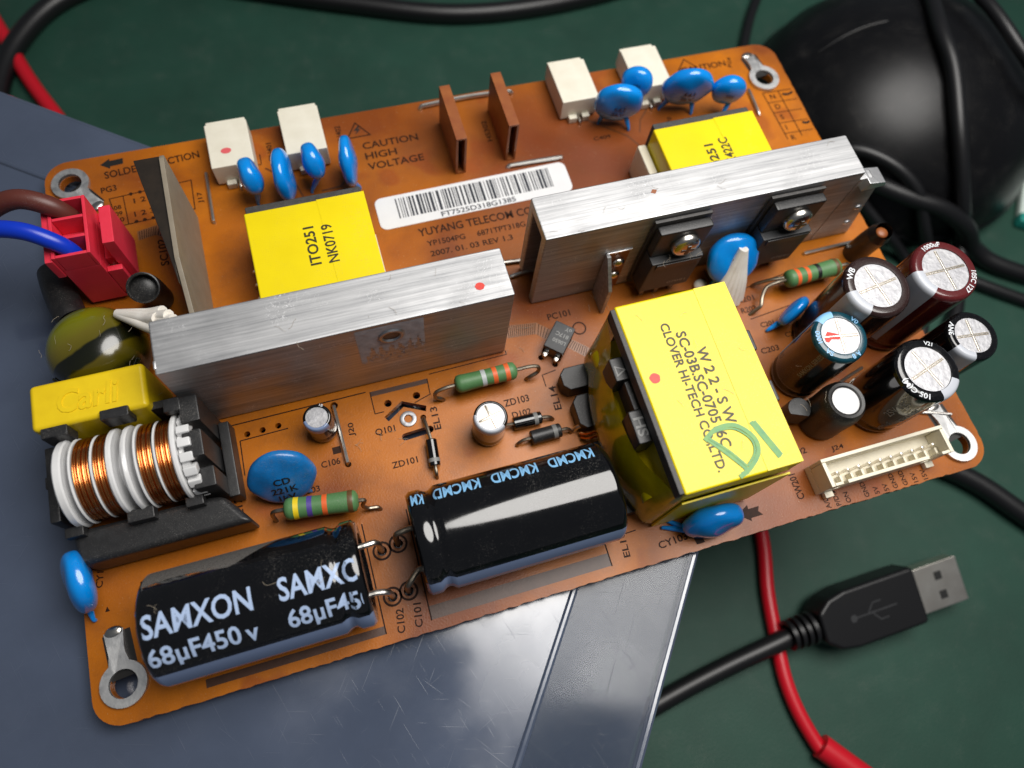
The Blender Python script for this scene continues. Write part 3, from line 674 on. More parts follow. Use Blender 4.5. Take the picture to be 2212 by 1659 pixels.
disc((142.9, 97.8, 8.2), 6.0, 4.6, (-.2, -.95, -.2), 'large blue disc capacitor in front of the fourth white socket', [(145.8, 96.4), (138.6, 99.4)], mark=['561', '3kV'])
disc((152.6, 95.4, 7.6), 4.0, 4.2, (-.25, -.95, -.1), 'small blue disc capacitor nearest the printed table', [(152.2, 93.2)], mark=['101'])
disc((37.3, 31.2, 6.0), 6.0, 3.4, (.0, -.86, .5), 'dusty blue disc capacitor beside the wound choke', [(41.0, 28.8), (36.0, 28.0)], 'blue_dusty', ['CD', '221K', '1kV'])
disc((111.4, 2.4, 4.6), 5.8, 5.0, (-.08, -.98, .12), 'blue disc capacitor on the front edge by the printed arrow', [(103.2, 4.2), (104.6, 5.0)])
disc((1.9, 22.4, 5.2), 5.4, 4.4, (-.95, -.2, .35), 'blue disc capacitor at the edge under the wound choke', [(1.7, 16.4)], 'blue')
disc((145.2, 39.0, 4.6), 4.0, 2.8, (-.45, .8, .1), 'small blue disc capacitor beside the upright output capacitors', [(140.4, 37.7)])
dg = disc((134.6, 51.9, 9.2), 5.7, 4.4, (-.08, -.85, .52), 'blue disc capacitor smeared with white glue between the power transistors', [(131.8, 50.5), (137.5, 50.5)], mark=['331', 'B'])
O('glue_blob', ellipsoid(1.5, 1.3, 1.2), 'glue', B, (129.8, 51.3, 1.0), smooth=60)

# -- brown phenolic channels
def channel(x0, y0, y1, h, label):
    o = O('phenolic_channel', box(0, 2.4, 0, y1-y0, h-.55, h, .1), 'phenolic', B, (x0, y0, 0), label=label)
    O('side_wall', box(0, .5, 0, y1-y0, 0, h-.57, .05), 'phenolic', o); O('side_wall', box(1.9, 2.4, 0, y1-y0, 0, h-.57, .05), 'phenolic', o)
    O('end_wall', box(.52, 1.88, y1-y0-.5, y1-y0, 0, h-.57), 'phenolic', o); O('bottom_lip', box(.52, 1.88, 0, 1.2, .02, .4), 'phenolic', o)
channel(85.8, 92.0, 106.8, 11.6, 'brown upright channel nearer the high voltage warning')
channel(97.8, 93.1, 108.0, 11.6, 'brown upright channel nearer the third white socket')

# -- high-voltage transformers
def hv_transformer(x0, x1, y0, y1, label, lines):
    H = 14.0; W = x1-x0; D = y1-y0
    o = O('lamp_transformer', box(.4, W-.4, .4, D+1.6, 1.2, H-.25, .3), 'ferrite', B, (x0, y0, 0), label=label)
    O('tape_wrap', box(0, W, 0, D, .8, H, .35, 3), 'yellow_tape', o)
    O('tape_lap', prism([(W*.62, .02), (W+.03, .02), (W+.03, D-.02), (W*.60, D-.02)], H+.005, H+.07, .02), 'yellow_tape', o)
    O('bobbin_rail', box(-.8, W+.8, D*.15, D*.85, .2, 3.2, .3), 'cream_plastic', o)
    for i in range(5): O('pin', tube([(-1.0, 2.5+i*3.2, 1.6), (-1.8, 2.5+i*3.2, 1.3), (-1.9, 2.5+i*3.2, -.2)], .35, 8), 'tin', o)
    for s, x, y, w_ in lines: T(s, x-x0, y-y0, w_, 2.1, 90, 'ink_dot', o, H+.1)
    return o
hv_transformer(40.6, 64.0, 61.5, 82.0, 'low yellow transformer on the side of the bracket and red plug', [('ITO251', 53.0, 67.6, 8.6), ('NK0719', 56.4, 67.4, 8.6)])
hv_transformer(127.2, 150.8, 67.4, 83.6, 'low yellow transformer half hidden behind the longer heatsink', [('IT0251', 138.6, 68.6, 8.6), ('NK422C', 142.2, 69.6, 8.6)])
O('plastic_cover', box(124.9, 127.0, 76, 84, .1, 9, .5), 'cream_plastic', B)

# -- input bracket
O('bracket_plate', G().add(*(lambda g: (g.v, g.f))(prism([(93.6, 0), (93.6, 20.3), (92.6, 20.8), (70.5, 20.8), (60, 16.0), (60, 0)], 0, .9, .15))).xf(Matrix(((0, 0, 1, 28.6), (1, 0, 0, 0), (0, 1, 0, 0), (0, 0, 0, 1)))), 'bracket_grey', B, label='grey upright metal plate beside the red plug')
O('bracket_fold', prism([(23.9, 93.6), (28.55, 93.6), (28.55, 66.0), (27.6, 72)], 0.1, 20.2, .15), 'bracket_dark', B, label='dark folded side of the upright plate')

# -- heatsinks
def ixf(m4, g): return g.xf(m4)
YZ = Matrix(((0, 0, 1, 0), (1, 0, 0, 0), (0, 1, 0, 0), (0, 0, 0, 1)))     # polygon in (y, z) swept along x
def sweep_x(poly_yz, x0, x1, bev=.15): return prism(poly_yz, x0, x1, bev, 2).xf(YZ)
Lp = [(0, .3), (2.0, .3), (2.0, 22.6), (7.8, 22.6), (7.8, 1.5), (9.8, 1.5), (9.8, 25), (0, 25)]
h1 = O('heatsink', sweep_x(Lp, 0, 60.2, .35), 'alu', B, (24.0, 47.0, 0), label='shorter aluminium channel heatsink with a grey paste patch and empty screw hole')
O('paste_patch', G(), 'paste', h1) if False else None
def patch_geo():
    g = G(); nx, nz = 34, 34; v = []; keep = {}
    rnd = random.Random(3)
    for i in range(nx+1):
        for k in range(nz+1):
            e = min(i, nx-i, k, nz-k)
            v.append((31.8+12.0*i/nx, -.03-(.06*rnd.random() if e > 0 else 0), 10.0+14.2*k/nz))
    f = []
    for i in range(nx):
        for k in range(nz):
            cx = 37.9-(31.8+12.0*(i+.5)/nx); cz = 20.0-(10+14.2*(k+.5)/nz)
            if cx*cx+cz*cz < 5.6: continue
            t = k/nz; ragged = .30+.12*math.sin(i*1.3)+.1*rnd.random()
            if t < ragged and not (i < 3 and t > .05) and rnd.random() > .12: continue
            f.append((i*(nz+1)+k, (i+1)*(nz+1)+k, (i+1)*(nz+1)+k+1, i*(nz+1)+k+1))
    return g.add(v, f)
O('paste_patch', patch_geo(), 'paste', h1, smooth=60)
O('screw_hole', lathe([(1.5, .6), (1.5, -.1), (1.75, -.4), (2.15, -.36), (2.45, -.02)], 28, 'y').move((37.9, 0, 20.0)), 'foil', h1)
O('hole_bore', lathe([(0, .08), (1.5, .08)], 24, 'y').move((37.9, -.14, 20.0)), 'steel_dark', h1)
O('marker_dot', flat([[(54.6+.85*math.cos(a*.4+.2)*(1+.1*math.sin(a*3)), 3.0+.75*math.sin(a*.4+.2)) for a in range(16)]], 25.01, 25.04), 'red_dot', h1, smooth=0)
O('burr', box(-.05, .35, 1, 2.4, 24.6, 25.15, .1), 'alu_end', h1)
h2 = O('heatsink', sweep_x([(0, .3), (2.0, .3), (2.0, 22.8), (7.4, 22.8), (7.4, 1.2), (9.4, 1.2), (9.4, 25), (0, 25)], 0, 66.6, .35), 'alu', B, (92.7, 56.2, 0), label='longer aluminium channel heatsink carrying two black power transistors')
pl = prism([(66.65, .3), (76.5, .3), (72.5, 20.6), (69.5, 22.6), (66.65, 22.6)], 0, 2.0, .2).xf(Matrix(((1, 0, 0, 0), (0, 0, -1, 2.0), (0, 1, 0, 0), (0, 0, 0, 1))))
O('end_plate', pl, 'alu', h2)
O('bent_tab', prism([(67.4, 20.2), (72.9, 20.7), (72.2, 22.0), (68.2, 22.7)], -1.3, 2.6, .2).xf(Matrix(((1, 0, 0, 0), (0, 0, -1, 1.2), (0, 1, 0, 0), (0, 0, 0, 1)))), 'alu_end', h2)
O('rivet_dimple', ellipsoid(.9, .4, .7), 'alu_end', h2, (72.6, -.05, 11.4)); O('rivet_dimple', ellipsoid(.9, .4, .7), 'alu_end', h2, (73.4, -.05, 5.4))
O('punched_window', box(14.6, 19.0, -.12, -.02, .5, 14.8), 'phenolic', h2); O('window_lip', box(14.0, 19.4, -.3, -.02, 14.8, 15.3, .08), 'alu_end', h2)
O('punched_fin', prism([(0, 0), (0, 15), (-1.0, 15.2), (-5.4, 9), (-5.6, 0)], 0, .8, .1).xf(Matrix(((0, 0, 1, 13.7), (1, 0, 0, -.1), (0, 1, 0, .1), (0, 0, 0, 1)))), 'alu', h2)
for z in (11.6, 6.6): O('solder_blob', ellipsoid(1.35, .9, 1.1), 'screw', h2, (17.0, -.5, z), smooth=60)
O('stain_spot', flat([[(23.2+.55*math.cos(a*.5)*(1+.4*math.sin(a*2.1)), 5.4+.5*math.sin(a*.5)) for a in range(12)]], 25.005, 25.03), 'phenolic', h2, smooth=0)

def transistor(x, lean, label, code):
    o = O('power_transistor', box(-5.6, 5.6, -4.9, -1.1, 4.2, 15.2, .35), 'chip', B, (x, 56.2, 0), (0, lean, 0), label=label)
    O('heat_tab', box(-5.6, 5.6, -3.2, -1.1, 15.25, 23.2, .5), 'black_plastic', o)
    O('insulator_sheet', box(-6.0, 5.9, -.9, -.25, 2.2, 23.9, .1), 'ferrite', o)
    O('moulded_bar', box(-4.6, 4.9, -5.15, -4.92, 13.2, 14.8, .1), 'black_plastic', o)
    s = O('screw', lathe([(2.9, 0), (2.95, .6), (2.75, 1.15), (2.3, 1.5), (1.5, 1.72), (.7, 1.8), (0, 1.82)], 28).xf(Matrix(((1, 0, 0, .6), (0, 0, -1, -3.3), (0, 1, 0, 18.9), (0, 0, 0, 1)))), 'screw', o)
    O('cross_recess', box(-.8, 2.0, -5.16, -4.8, 18.55, 19.25), 'steel_dark', o); O('cross_recess', box(.25, .95, -5.17, -4.8, 17.5, 20.3), 'steel_dark', o)
    for i in (-1, 0, 1): O('lead', box(-.5+3.4*i, .5+3.4*i, -3.6, -3.0, -.6, 4.2, .1), 'tin_dull', o)
    g = text_geo(code, 4.2, .9); g.v = [(p[0]+.2, -4.95, p[1]+6.0) for p in g.v]; O('lettering', g, 'ink_grey', o, smooth=0)
transistor(119.8, .02, 'black power transistor on the heatsink beside the punched fin', '07091')
transistor(144.2, .02, 'black power transistor on the heatsink beside its tabbed end', '07091')

# -- main transformer
TX0, TX1, TY0, TY1, TZ = 98.9, 121.0, 5.6, 40.0, 26.0
tr = O('main_transformer', box(.2, TX1-TX0-.3, .3, TY1-TY0-.3, 22.8, TZ-.25, .25), 'ferrite', B, (TX0, TY0, 0), label='large yellow taped transformer with dotted lettering and a green pen mark')
O('top_tape', prism([(1.0, 0), (22.1, 0), (22.1, 34.4), (1.0, 34.4)], 20.4, TZ, .4, 3), 'yellow_tape', tr)
O('core_lower', box(3.4, 21.4, .5, 33.9, 4.0, 22.7, .3), 'ferrite', tr)
band = []
for (x, y) in [(22.3, .05), (22.35, 34.3), (.9, 34.5), (-1.6, 30.0), (-3.4, 24.0), (-3.9, 17.0), (-3.4, 9.0), (-1.2, 2.6), (1.9, -.15), (12, -.2)]: band.append(Vector((x, y, 0)))
bp_ = catmull(band+[band[0]], 5); n = len(bp_); v = []; f = []
for i, p in enumerate(bp_):
    t = 1.0 if p.x < .5 else 0.0
    flare = max(0, min(1, (1.0-p.x)/3))
    mid_ = max(0, math.sin(PI*max(0, min(1, p.y/34.4)))); zt = 20.6+3.6*(1-mid_)**1.5*(1 if p.x < 1.2 else 0)-2.4*mid_*(1 if p.x < 1.2 else 0)
    v += [(p.x+flare*1.0, p.y, 2.0), (p.x, p.y, 8.0), (p.x+flare*.9, p.y, 14.0), (p.x+flare*1.7, p.y, zt)]
for i in range(n-1):
    for k in range(3): f.append((i*4+k, (i+1)*4+k, (i+1)*4+k+1, i*4+k+1))
O('side_tape', G().add(v, f), 'tape_clear', tr, smooth=60)
O('front_tape', box(2.0, 22.2, -.65, -.25, 1.0, 20.4, .1), 'yellow_tape', tr)
sh = O('bobbin_post', box(-2.0, 1.0, 10.6, 16.6, 16.5, 22.4, .35), 'black_plastic', tr)
O('bobbin_post', box(-2.0, 1.0, 22.2, 26.6, 16.5, 22.4, .35), 'black_plastic', tr)
O('bobbin_bar', box(-.6, 1.0, 16.65, 22.15, 17.0, 21.8, .3), 'black_plastic', tr)
O('winding', lathe([(8.4, -14.5), (8.4, 14.5)], 28, 'y').xf(Matrix(((.95, 0, 0, 6.6), (0, 1, 0, 17.2), (0, 0, .75, 12.0), (0, 0, 0, 1)))), 'yellow_tape', tr)
T('SH', .3, 11.8, 3.4, 1.9, 90, 'ink_grey', tr, 22.43)
O('moulded_mark', line_geo([(-1.4, 23.2), (.2, 24.0), (-1.4, 24.9), (-1.4, 23.2)], .25, 22.43), 'ink_grey', tr, smooth=0)
O('tape_lap', prism([(15.6, .1), (22.14, .1), (22.14, 34.3), (16.0, 34.3)], TZ+.002, TZ+.08, .02), 'yellow_tape', tr)
T('CLOVER HI-TECH CO.,LTD.', 106.2-TX0, 34.8-TY0, 27.2, 1.9, -90, 'ink_dot', tr, TZ+.1)
T('SC-03B.SC-070516C', 108.6-TX0, 32.6-TY0, 21.4, 1.9, -90, 'ink_dot', tr, TZ+.1)
T('W 2 2 - S W', 111.0-TX0, 29.0-TY0, 14.2, 1.9, -90, 'ink_dot', tr, TZ+.1)
O('marker_dot', flat([[(102.2-TX0+.95*math.cos(a*.4)*(1+.08*math.sin(a*2)), 25.6-TY0+.95*math.sin(a*.4)) for a in range(16)]], TZ+.01, TZ+.04), 'red_dot', tr, smooth=0)
PENZ = [TZ+.11]
def pen(pts, wd=.75):
    PENZ[0] += .012
    return O('pen_stroke', line_geo([tuple(p.xy) for p in catmull([(a-TX0, b-TY0, 0) for a, b in pts], 6)], wd, PENZ[0]), 'green_pen', tr, smooth=0)
pen([(106.6, 13.6), (109.0, 10.4), (111.2, 6.9), (110.2, 6.3)]); pen([(106.3, 13.2), (109.0, 14.6), (112.3, 14.3), (114.5, 11.6), (114.2, 9.0), (111.8, 6.9), (109.6, 6.0)]); pen([(115.1, 14.2), (117.4, 7.3)]); pen([(115.7, 14.2), (117.9, 7.6)], .45); pen([(107.2, 13.9), (109.5, 14.2), (112.0, 13.7), (113.9, 11.4), (113.6, 9.2), (111.6, 7.4)], .35); pen([(107.1, 13.4), (109.6, 10.4), (111.5, 7.3)], .4)
for y0, y1, x0, z1 in ((28.6, 33.4, -6.4, 4.6), (20.4, 27.4, -5.6, 4.2), (11.0, 17.6, -5.2, 3.6), (2.6, 9.8, -4.6, 3.2)):
    O('pin_block', prism([(x0+1.2, y0), (.9, y0), (.9, y1), (x0+1.2, y1), (x0, y1-1.2), (x0, y0+1.2)], .2, z1, .3), 'black_plastic', tr)
for y in (19.5, 18.6, 10.2): O('magnet_wire', tube([(-5.4, y+1.0, 1.4), (-4.2, y, 3.6), (-1.0, y-.8, 7.5), (2, y-1, 9)], .35, 8), 'copper', tr)
for y, z1 in ((24.2, 9), (29.6, 7)): O('solder_pin', tube([(-5.2, y-8, 2.6), (-6.0, y-8, 1.6), (-6.1, y-8, -.2)], .45, 8), 'tin', tr)
for y0, z1, xx in ((22.4, 20.0, 4.0), (12.2, 20.0, 4.0)): O('bobbin_post', box(22.5, 22.4+xx, y0, y0+4.2, 13.6, z1, .4), 'black_plastic', tr)

# -- axial parts
def resistor(p0, p1, r, bands, leads, label, m='green_res'):
    a = Vector(p0); b = Vector(p1); L = (b-a).length; rot = (b-a).to_track_quat('X', 'Z').to_euler()
    prof = [(0, 0), (r*.55, .05), (r*.95, .5), (r*1.04, 1.2), (r, 2.2), (r*.93, L/2), (r, L-2.2), (r*1.04, L-1.2), (r*.95, L-.5), (r*.55, L-.05), (0, L)]
    o = O('resistor', lathe(prof, 24, 'x'), m, B, p0, rot, smooth=60, label=label)
    def rad(x):
        for (r0, x0), (r1, x1) in zip(prof[1:-1], prof[2:-1]):
            if x0 <= x <= x1: return r0+(r1-r0)*(x-x0)/(x1-x0)
        return r
    for t, c in bands:
        x0 = t*L; O('colour_band', lathe([(rad(x0+k*.3)+.035, x0+k*.3) for k in range(4)], 24, 'x'), 'band_'+c, o)
    for pts in leads: O('lead', tube([tuple(Vector(p)) for p in pts], .4, 8), 'tin_dull', B)
    return o
resistor((72.0, 41.1, 4.0), (84.6, 41.2, 4.0), 1.75, [(.42, 'silver'), (.60, 'orange'), (.80, 'orange')],
         [[(72.2, 41.1, 4), (70.0, 41.0, 4.0), (68.2, 40.8, 3.4), (67.9, 40.4, 2.0), (69.0, 40.1, 1.0), (69.6, 40.1, -.3)], [(84.4, 41.2, 4), (87.4, 41.1, 4.2), (89.0, 40.8, 3.8), (89.0, 40.3, 2.4), (87.2, 40.0, 1.4), (86.6, 40.2, -.3)]], 'green resistor with silver and two orange bands beside the empty transistor holes')
resistor((147.0, 46.5, 4.2), (160.2, 46.8, 4.2), 1.9, [(.14, 'orange'), (.32, 'orange'), (.52, 'black'), (.86, 'brown')],
         [[(147.2, 46.5, 4.2), (145.0, 46.4, 4.4), (142.6, 46.2, 3.6), (141.2, 44.6, 2.6), (140.4, 43.0, 2.2), (139.6, 42.6, 1.4), (138.2, 42.3, -.2)], [(160, 46.8, 4.2), (162.5, 46.9, 4), (163.4, 46.9, 2.4), (163.4, 46.9, -.3)], [(146.6, 47.0, 4.6), (144.2, 47.6, 3.6), (142.0, 48.4, 1.4), (141.4, 48.7, -.3)]], 'green resistor with two orange bands and a black one near the output capacitors')
resistor((36.4, 25.4, 5.0), (49.4, 23.6, 5.0), 1.95, [(.14, 'yellow'), (.32, 'violet'), (.52, 'orange'), (.86, 'brown')],
         [[(36.6, 25.4, 5), (34.6, 25.6, 4.6), (34.0, 25.4, 3), (34.0, 25.0, -.2)], [(49.2, 23.6, 5.0), (50.4, 23.4, 4.6), (49.8, 23.0, 2.6), (50.6, 22.6, 1.2), (52.2, 22.4, .8), (52.8, 22.0, -.3)]], 'green resistor with yellow, violet and orange bands behind the lying capacitor')
def diode(p0, p1, r, leads, label, m='black_gloss'):
    a = Vector(p0); b = Vector(p1); L = (b-a).length; rot = (b-a).to_track_quat('X', 'Z').to_euler()
    o = O('diode', lathe([(0, 0), (r*.9, 0), (r, .15), (r, L-.15), (r*.9, L), (0, L)], 24, 'x'), m, B, p0, rot, label=label)
    O('cathode_band', lathe([(r+.03, L*.72), (r+.03, L*.86)], 24, 'x'), 'ink_grey', o)
    for pts in leads: O('lead', tube(pts, .36, 8), 'tin_dull', B)
diode((81.2, 31.2, 1.7), (86.9, 31.1, 1.7), 1.25, [[(81.4, 31.2, 1.7), (79.8, 31.4, 1.5), (78.6, 31.6, 1.0), (78.0, 31.7, -.2)], [(86.7, 31.1, 1.7), (88.4, 30.9, 1.4), (89.3, 30.6, .4), (89.4, 30.6, -.3)]], 'black diode with grey band nearer the silver topped capacitor')
diode((83.7, 27.5, 1.8), (89.8, 27.6, 1.8), 1.4, [[(83.9, 27.5, 1.8), (82.2, 27.5, 1.7), (81.0, 27.3, .8), (80.9, 27.2, -.3)], [(89.6, 27.6, 1.8), (91.2, 27.5, 1.6), (92.0, 27.1, .6), (92.0, 27.0, -.3)]], 'black diode with grey band just behind the lying capacitor', 'black_plastic')
diode((64.9, 32.2, 1.9), (64.4, 27.0, 1.6), 1.1, [[(64.9, 32.0, 1.9), (64.8, 34.6, 1.7), (64.7, 37.0, .8), (64.7, 37.6, -.4)], [(64.4, 27.2, 1.6), (64.3, 25.6, 1.4), (64.3, 25, -.2)]], 'black diode standing in line beside the hollow rivet')

# -- opto-coupler
oc = O('optocoupler', box(-2.2, 2.2, -3.2, 3.2, .4, 3.7, .25), 'chip', B, (95.3, 46.0, 0), (0, 0, math.radians(-42)), label='small grey chip set diagonally beside the heatsinks')
for sx in (-1.25, 1.25):
    O('chip_leg', box(sx-.45, sx+.45, -4.2, -3.15, 1.5, 1.9, .08), 'screw', oc); O('chip_leg', box(sx-.32, sx+.32, -4.35, -4.0, -1.2, 1.7, .06), 'screw', oc)
    O('chip_leg', box(sx-.45, sx+.45, 3.15, 4.1, 1.5, 1.9, .08), 'screw', oc)
O('bevel_edge', box(-2.2, 2.2, -3.24, -2.6, .4, 3.3, .1), 'black_gloss', oc)
for s, y in (('L0650', -1.5), ('817C', .1), ('oY', 1.7)): T(s, 1.7, y+.9, 2.8 if len(s) > 3 else 1.4, .9, 180, 'ink_grey', oc, 3.73)

# -- upright electrolytic capacitors
def upcap(x, y, R, H, label, side, top_ring, stripe=None, stripe_a=0, ring_text=(), side_text=(), cross=True, tilt=(0, 0), tr_=.70, foilm='foil', stripe_w=.9, stripe_z=4.0):
    o = O('electrolytic_capacitor', lathe([(0, .6), (R*.9, .6), (R*.97, .8), (R, 1.4), (R, 2.0), (R*.955, 2.6), (R*.955, 3.0), (R, 3.7), (R, H-1.1)], 40), side, B, (x, y, 0), (tilt[0], tilt[1], 0), label=label)
    pr = [(R, H-1.1), (R*.985, H-.5), (R*.93, H-.12), (R*.86, H), (R*tr_+.05, H-.05), (R*tr_, H-.3)]
    O('sleeve_rim', lathe(pr, 40), top_ring, o, smooth=60)
    O('can_top', lathe([(0, H-.22), (R*tr_+.1, H-.22)], 40), foilm, o)
    if cross:
        ca = random.uniform(-.3, .3)
        for k in (0, 1):
            c = box(-R*tr_*.93, R*tr_*.93, -.13, .13, H-.24, H-.10-.01*k, .05).xf(Matrix.Rotation(ca+k*PI/2, 4, 'Z')); O('vent_score', c, 'screw', o)
            c = box(-R*tr_*.93, R*tr_*.93, -.27, .27, H-.24, H-.19-.01*k, .0).xf(Matrix.Rotation(ca+k*PI/2, 4, 'Z')); O('score_groove', c, 'tin_dull', o)
    if stripe:
        a = math.radians(stripe_a)
        pp = [(R+.03, stripe_z), (R+.03, H-1.1)]+[(r+.03, z+.03) for r, z in pr[1:5]]
        O('polarity_stripe', lathe(pp, 14, 'z', a-stripe_w/2, a+stripe_w/2), stripe, o, smooth=60)
    for s, a, h, m_ in ring_text:      # print on the rolled top edge
        g = slice_geo(text_geo(s, None, h), 0, .4); w_ = max(p[0] for p in g.v); rm = R*.80; a = math.radians(a)
        g.v = [((lambda an, r: (r*math.cos(an), r*math.sin(an), H+.04-max(0, r-R*.9)**2*.7))(a-(p[0]-w_/2)/rm, R*(tr_+.06)+p[1])) for p in g.v]
        O('lettering', g, m_, o, smooth=0)
    for s, a, z, h, m_, rotd in side_text:
        g = text_geo(s, None, h)
        if rotd: g.v = [(-p[1], p[0], 0) for p in g.v]
        g = slice_geo(g, 0, .4); a = math.radians(a)
        g.v = [((R+.03)*math.cos(a+p[0]/R), (R+.03)*math.sin(a+p[0]/R), z+p[1]) for p in g.v]
        O('lettering', g, m_, o, smooth=0)
    for s in (-1, 1): O('lead', tube([(s*R*.35, 0, .8), (s*R*.35, 0, -.4)], .3, 6, smooth=False), 'tin', o)
    return o
upcap(151.4, 33.4, 6.5, 23, 'dark brown sleeved upright capacitor with an oval mark on its rim', 'brown_sleeve', 'brown_sleeve', 'stripe_white', 205, [('WB', 140, 1.15, 'ink_white')])
upcap(165.2, 32.9, 6.5, 24, 'maroon sleeved upright capacitor at the board edge', 'maroon_sleeve', 'maroon_sleeve', 'stripe_white', 196, [('1000uF', 95, 1.0, 'ink_white'), ('105C 127', -45, 1.0, 'ink_white')])
upcap(141.8, 26.6, 5.3, 20, 'teal sleeved upright capacitor with red marker on its top', 'teal_side', 'teal_sleeve', 'ink_sky', 108, [('1000', 170, .95, 'ink_sky'), ('A 8', -75, .95, 'ink_sky'), ('V0', 30, .95, 'ink_sky'), ('SA', 215, .95, 'ink_sky')], [('SAMXON SERIES', 215, 9.0, 1.0, 'ink_grey', True)], stripe_w=.75)
upcap(155.0, 16.3, 6.3, 20, 'black upright capacitor with white lettering on its rim beside the pin header', 'black_gloss', 'black_gloss', 'stripe_white', -62, [('105 C(M)', 216, 1.35, 'ink_white'), ('V21', 62, .8, 'ink_white')], [('25V MK', 232, 9.5, 1.6, 'ink_grey', True), ('25V MK', 262, 8.0, 1.6, 'ink_grey', True), ('470uF', 250, 3.0, 1.3, 'ink_grey', True)])
upcap(167.0, 20.2, 5.1, 20.2, 'smaller black upright capacitor at the board edge', 'black_gloss', 'black_gloss', 'stripe_white', 222, [('3NV', 148, 1.0, 'ink_white')], [])
rw = O('shrink_sleeved_coil', lathe([(0, .3), (4.2, .3), (4.5, 1), (4.4, 5), (4.5, 9.5), (4.2, 11.2), (3.6, 12.1), (3.0, 12.0)], 32), 'black_rubber', B, (142.4, 16.2, 0), label='short black shrink sleeved part with a pale round top')
O('pale_top', lathe([(0, 11.85), (2.4, 11.85), (2.7, 11.7), (3.05, 11.6)], 28), 'label', rw); O('wire_nick', lathe([(2.75, 11.9), (3.02, 12.04), (3.05, 11.6)], 28), 'black_rubber', rw)
# red marker smear on the teal capacitor
O('marker_smear', G().add([(p[0], p[1], 19.84) for p in ((138.6, 27.0), (139.6, 28.0), (141.0, 27.3), (142.0, 26.5), (141.2, 26.0), (139.8, 26.4), (139.0, 25.9), (138.5, 26.2))], [tuple(range(8))]), 'red_dot', B, smooth=0)
upcap(76.2, 31.4, 3.25, 9.6, 'small upright capacitor with a cross on its silver top behind the lying capacitor', 'black_gloss', 'black_gloss', 'stripe_white', 235, [], [], True, tr_=.80, foilm='foil', stripe_w=2.6, stripe_z=7.9)
upcap(45.6, 39.8, 2.65, 8.4, 'small upright capacitor with a plain silver top in front of the heatsink', 'brown_sleeve', 'black_gloss', 'stripe', 250, [('1B', 60, .5, 'ink_white')], [], False, tr_=.74, stripe_w=2.2, stripe_z=6.6)
# to-92 part
td = [(2.3*math.cos(a), 2.3*math.sin(a)) for a in [math.radians(d) for d in range(-40, 221, 15)]]
to = O('small_transistor', prism(td, 1.6, 6.6, .12), 'black_plastic', B, (136.0, 18.2, 0), (0, 0, -.35), label='small half-round black transistor beside the yellow transformer')
for i in (-1, 0, 1): O('lead', tube([(i*1.2, 0, 1.8), (i*1.2, 0, -.3)], .25, 6, smooth=False), 'tin', to)
# heat-shrink sleeved diode standing behind the output capacitors
hs = O('sleeved_part', tube([(168.2, 50.6, 0), (168.0, 50.0, 6), (167.6, 49.2, 10.5)], 2.5, 20, 4, caps=False), 'black_rubber', B, label='black shrink sleeved part standing behind the output capacitors')
O('sleeve_mouth', tube([(167.6, 49.2, 10.4), (167.3, 48.7, 12.6)], lambda t: 2.5-.7*t, 20, caps=False, smooth=False), 'black_rubber', hs); O('sleeve_core', ellipsoid(1.3, 1.3, .6), 'phenolic', hs, (167.4, 48.9, 11.6))

# -- two lying bulk capacitors
def lying(x0, L, yc, zc, R, lead_right, label):
    p = [(0, .4), (R*.72, .4), (R*.74, .02), (R*.93, .0), (R, .7), (R, 2.4), (R*.94, 3.2), (R*.925, 3.7), (R*.94, 4.2), (R, 5.1), (R, L-1.3), (R*.97, L-.5), (R*.90, L), (R*.7, L-.02), (0, L-.2)]
    if lead_right: p = [(r, L-z) for r, z in p][::-1]
    o = O('bulk_capacitor', lathe(p, 64, 'x'), 'black_gloss', B, (x0, yc, zc), smooth=50, label=label)
    return o, p
def on_cyl(o, g, R, x, a_base, flip, m, prof):
    g = slice_geo(slice_geo(g, 1, .45), 0, .5); k = -1 if flip else 1
    def rad(xx):
        for (r0, z0), (r1, z1) in zip(prof, prof[1:]):
            lo, hi = min(z0, z1), max(z0, z1)
            if hi-lo > 1e-6 and lo <= xx <= hi and min(r0, r1) > R*.85: return r0+(r1-r0)*(xx-z0)/(z1-z0)
        return R
    def mp(p):
        a = math.radians(a_base)-k*p[1]/R; rr = rad(x+k*p[0])+.035
        return (x+k*p[0], rr*math.cos(a), rr*math.sin(a))
    g.v = [mp(p) for p in g.v]; O('lettering', g, m, o, smooth=0)
def cyl_stripe(o, prof, a0, a1, m, i0, i1): O('polarity_stripe', lathe([(r+.03, z) for r, z in prof[i0:i1]], 12, 'x', math.radians(a0), math.radians(a1)), m, o, smooth=60)
R_ = 9.0
# lathe along x: angle 0 = +y, 90 = up
c1, p1 = lying(14.2, 34.2, 10.4, 9.3, R_, True, 'lying black bulk capacitor with large white lettering')
for s, x, w_, a, h in (('SAMXON', 1.0, 16.2, 105, 3.7), ('68µF450', .9, 13.6, 139, 3.9), ('v', 15.2, 1.9, 136, 2.2), ('SAMXON', 21.2, 15.6, 105, 3.7), ('68µF450', 21.6, 13.2, 139, 3.9)):
    g = text_geo(s, w_, h, bold=.02); mx_ = 34.1-x
    bm = bmesh.new(); vs = [bm.verts.new(q) for q in g.v]
    for q in g.f: bm.faces.new([vs[i] for i in q])
    r_ = bmesh.ops.bisect_plane(bm, geom=list(bm.verts)+list(bm.edges)+list(bm.faces), plane_co=(mx_-.9, 0, 0), plane_no=(1, 0, 0), clear_outer=True)
    on_cyl(c1, from_bm(bm), R_, x, a, False, 'ink_pale', p1)
cyl_stripe(c1, p1, 147, 190, 'stripe', 2, 14)
dv = []; df = []
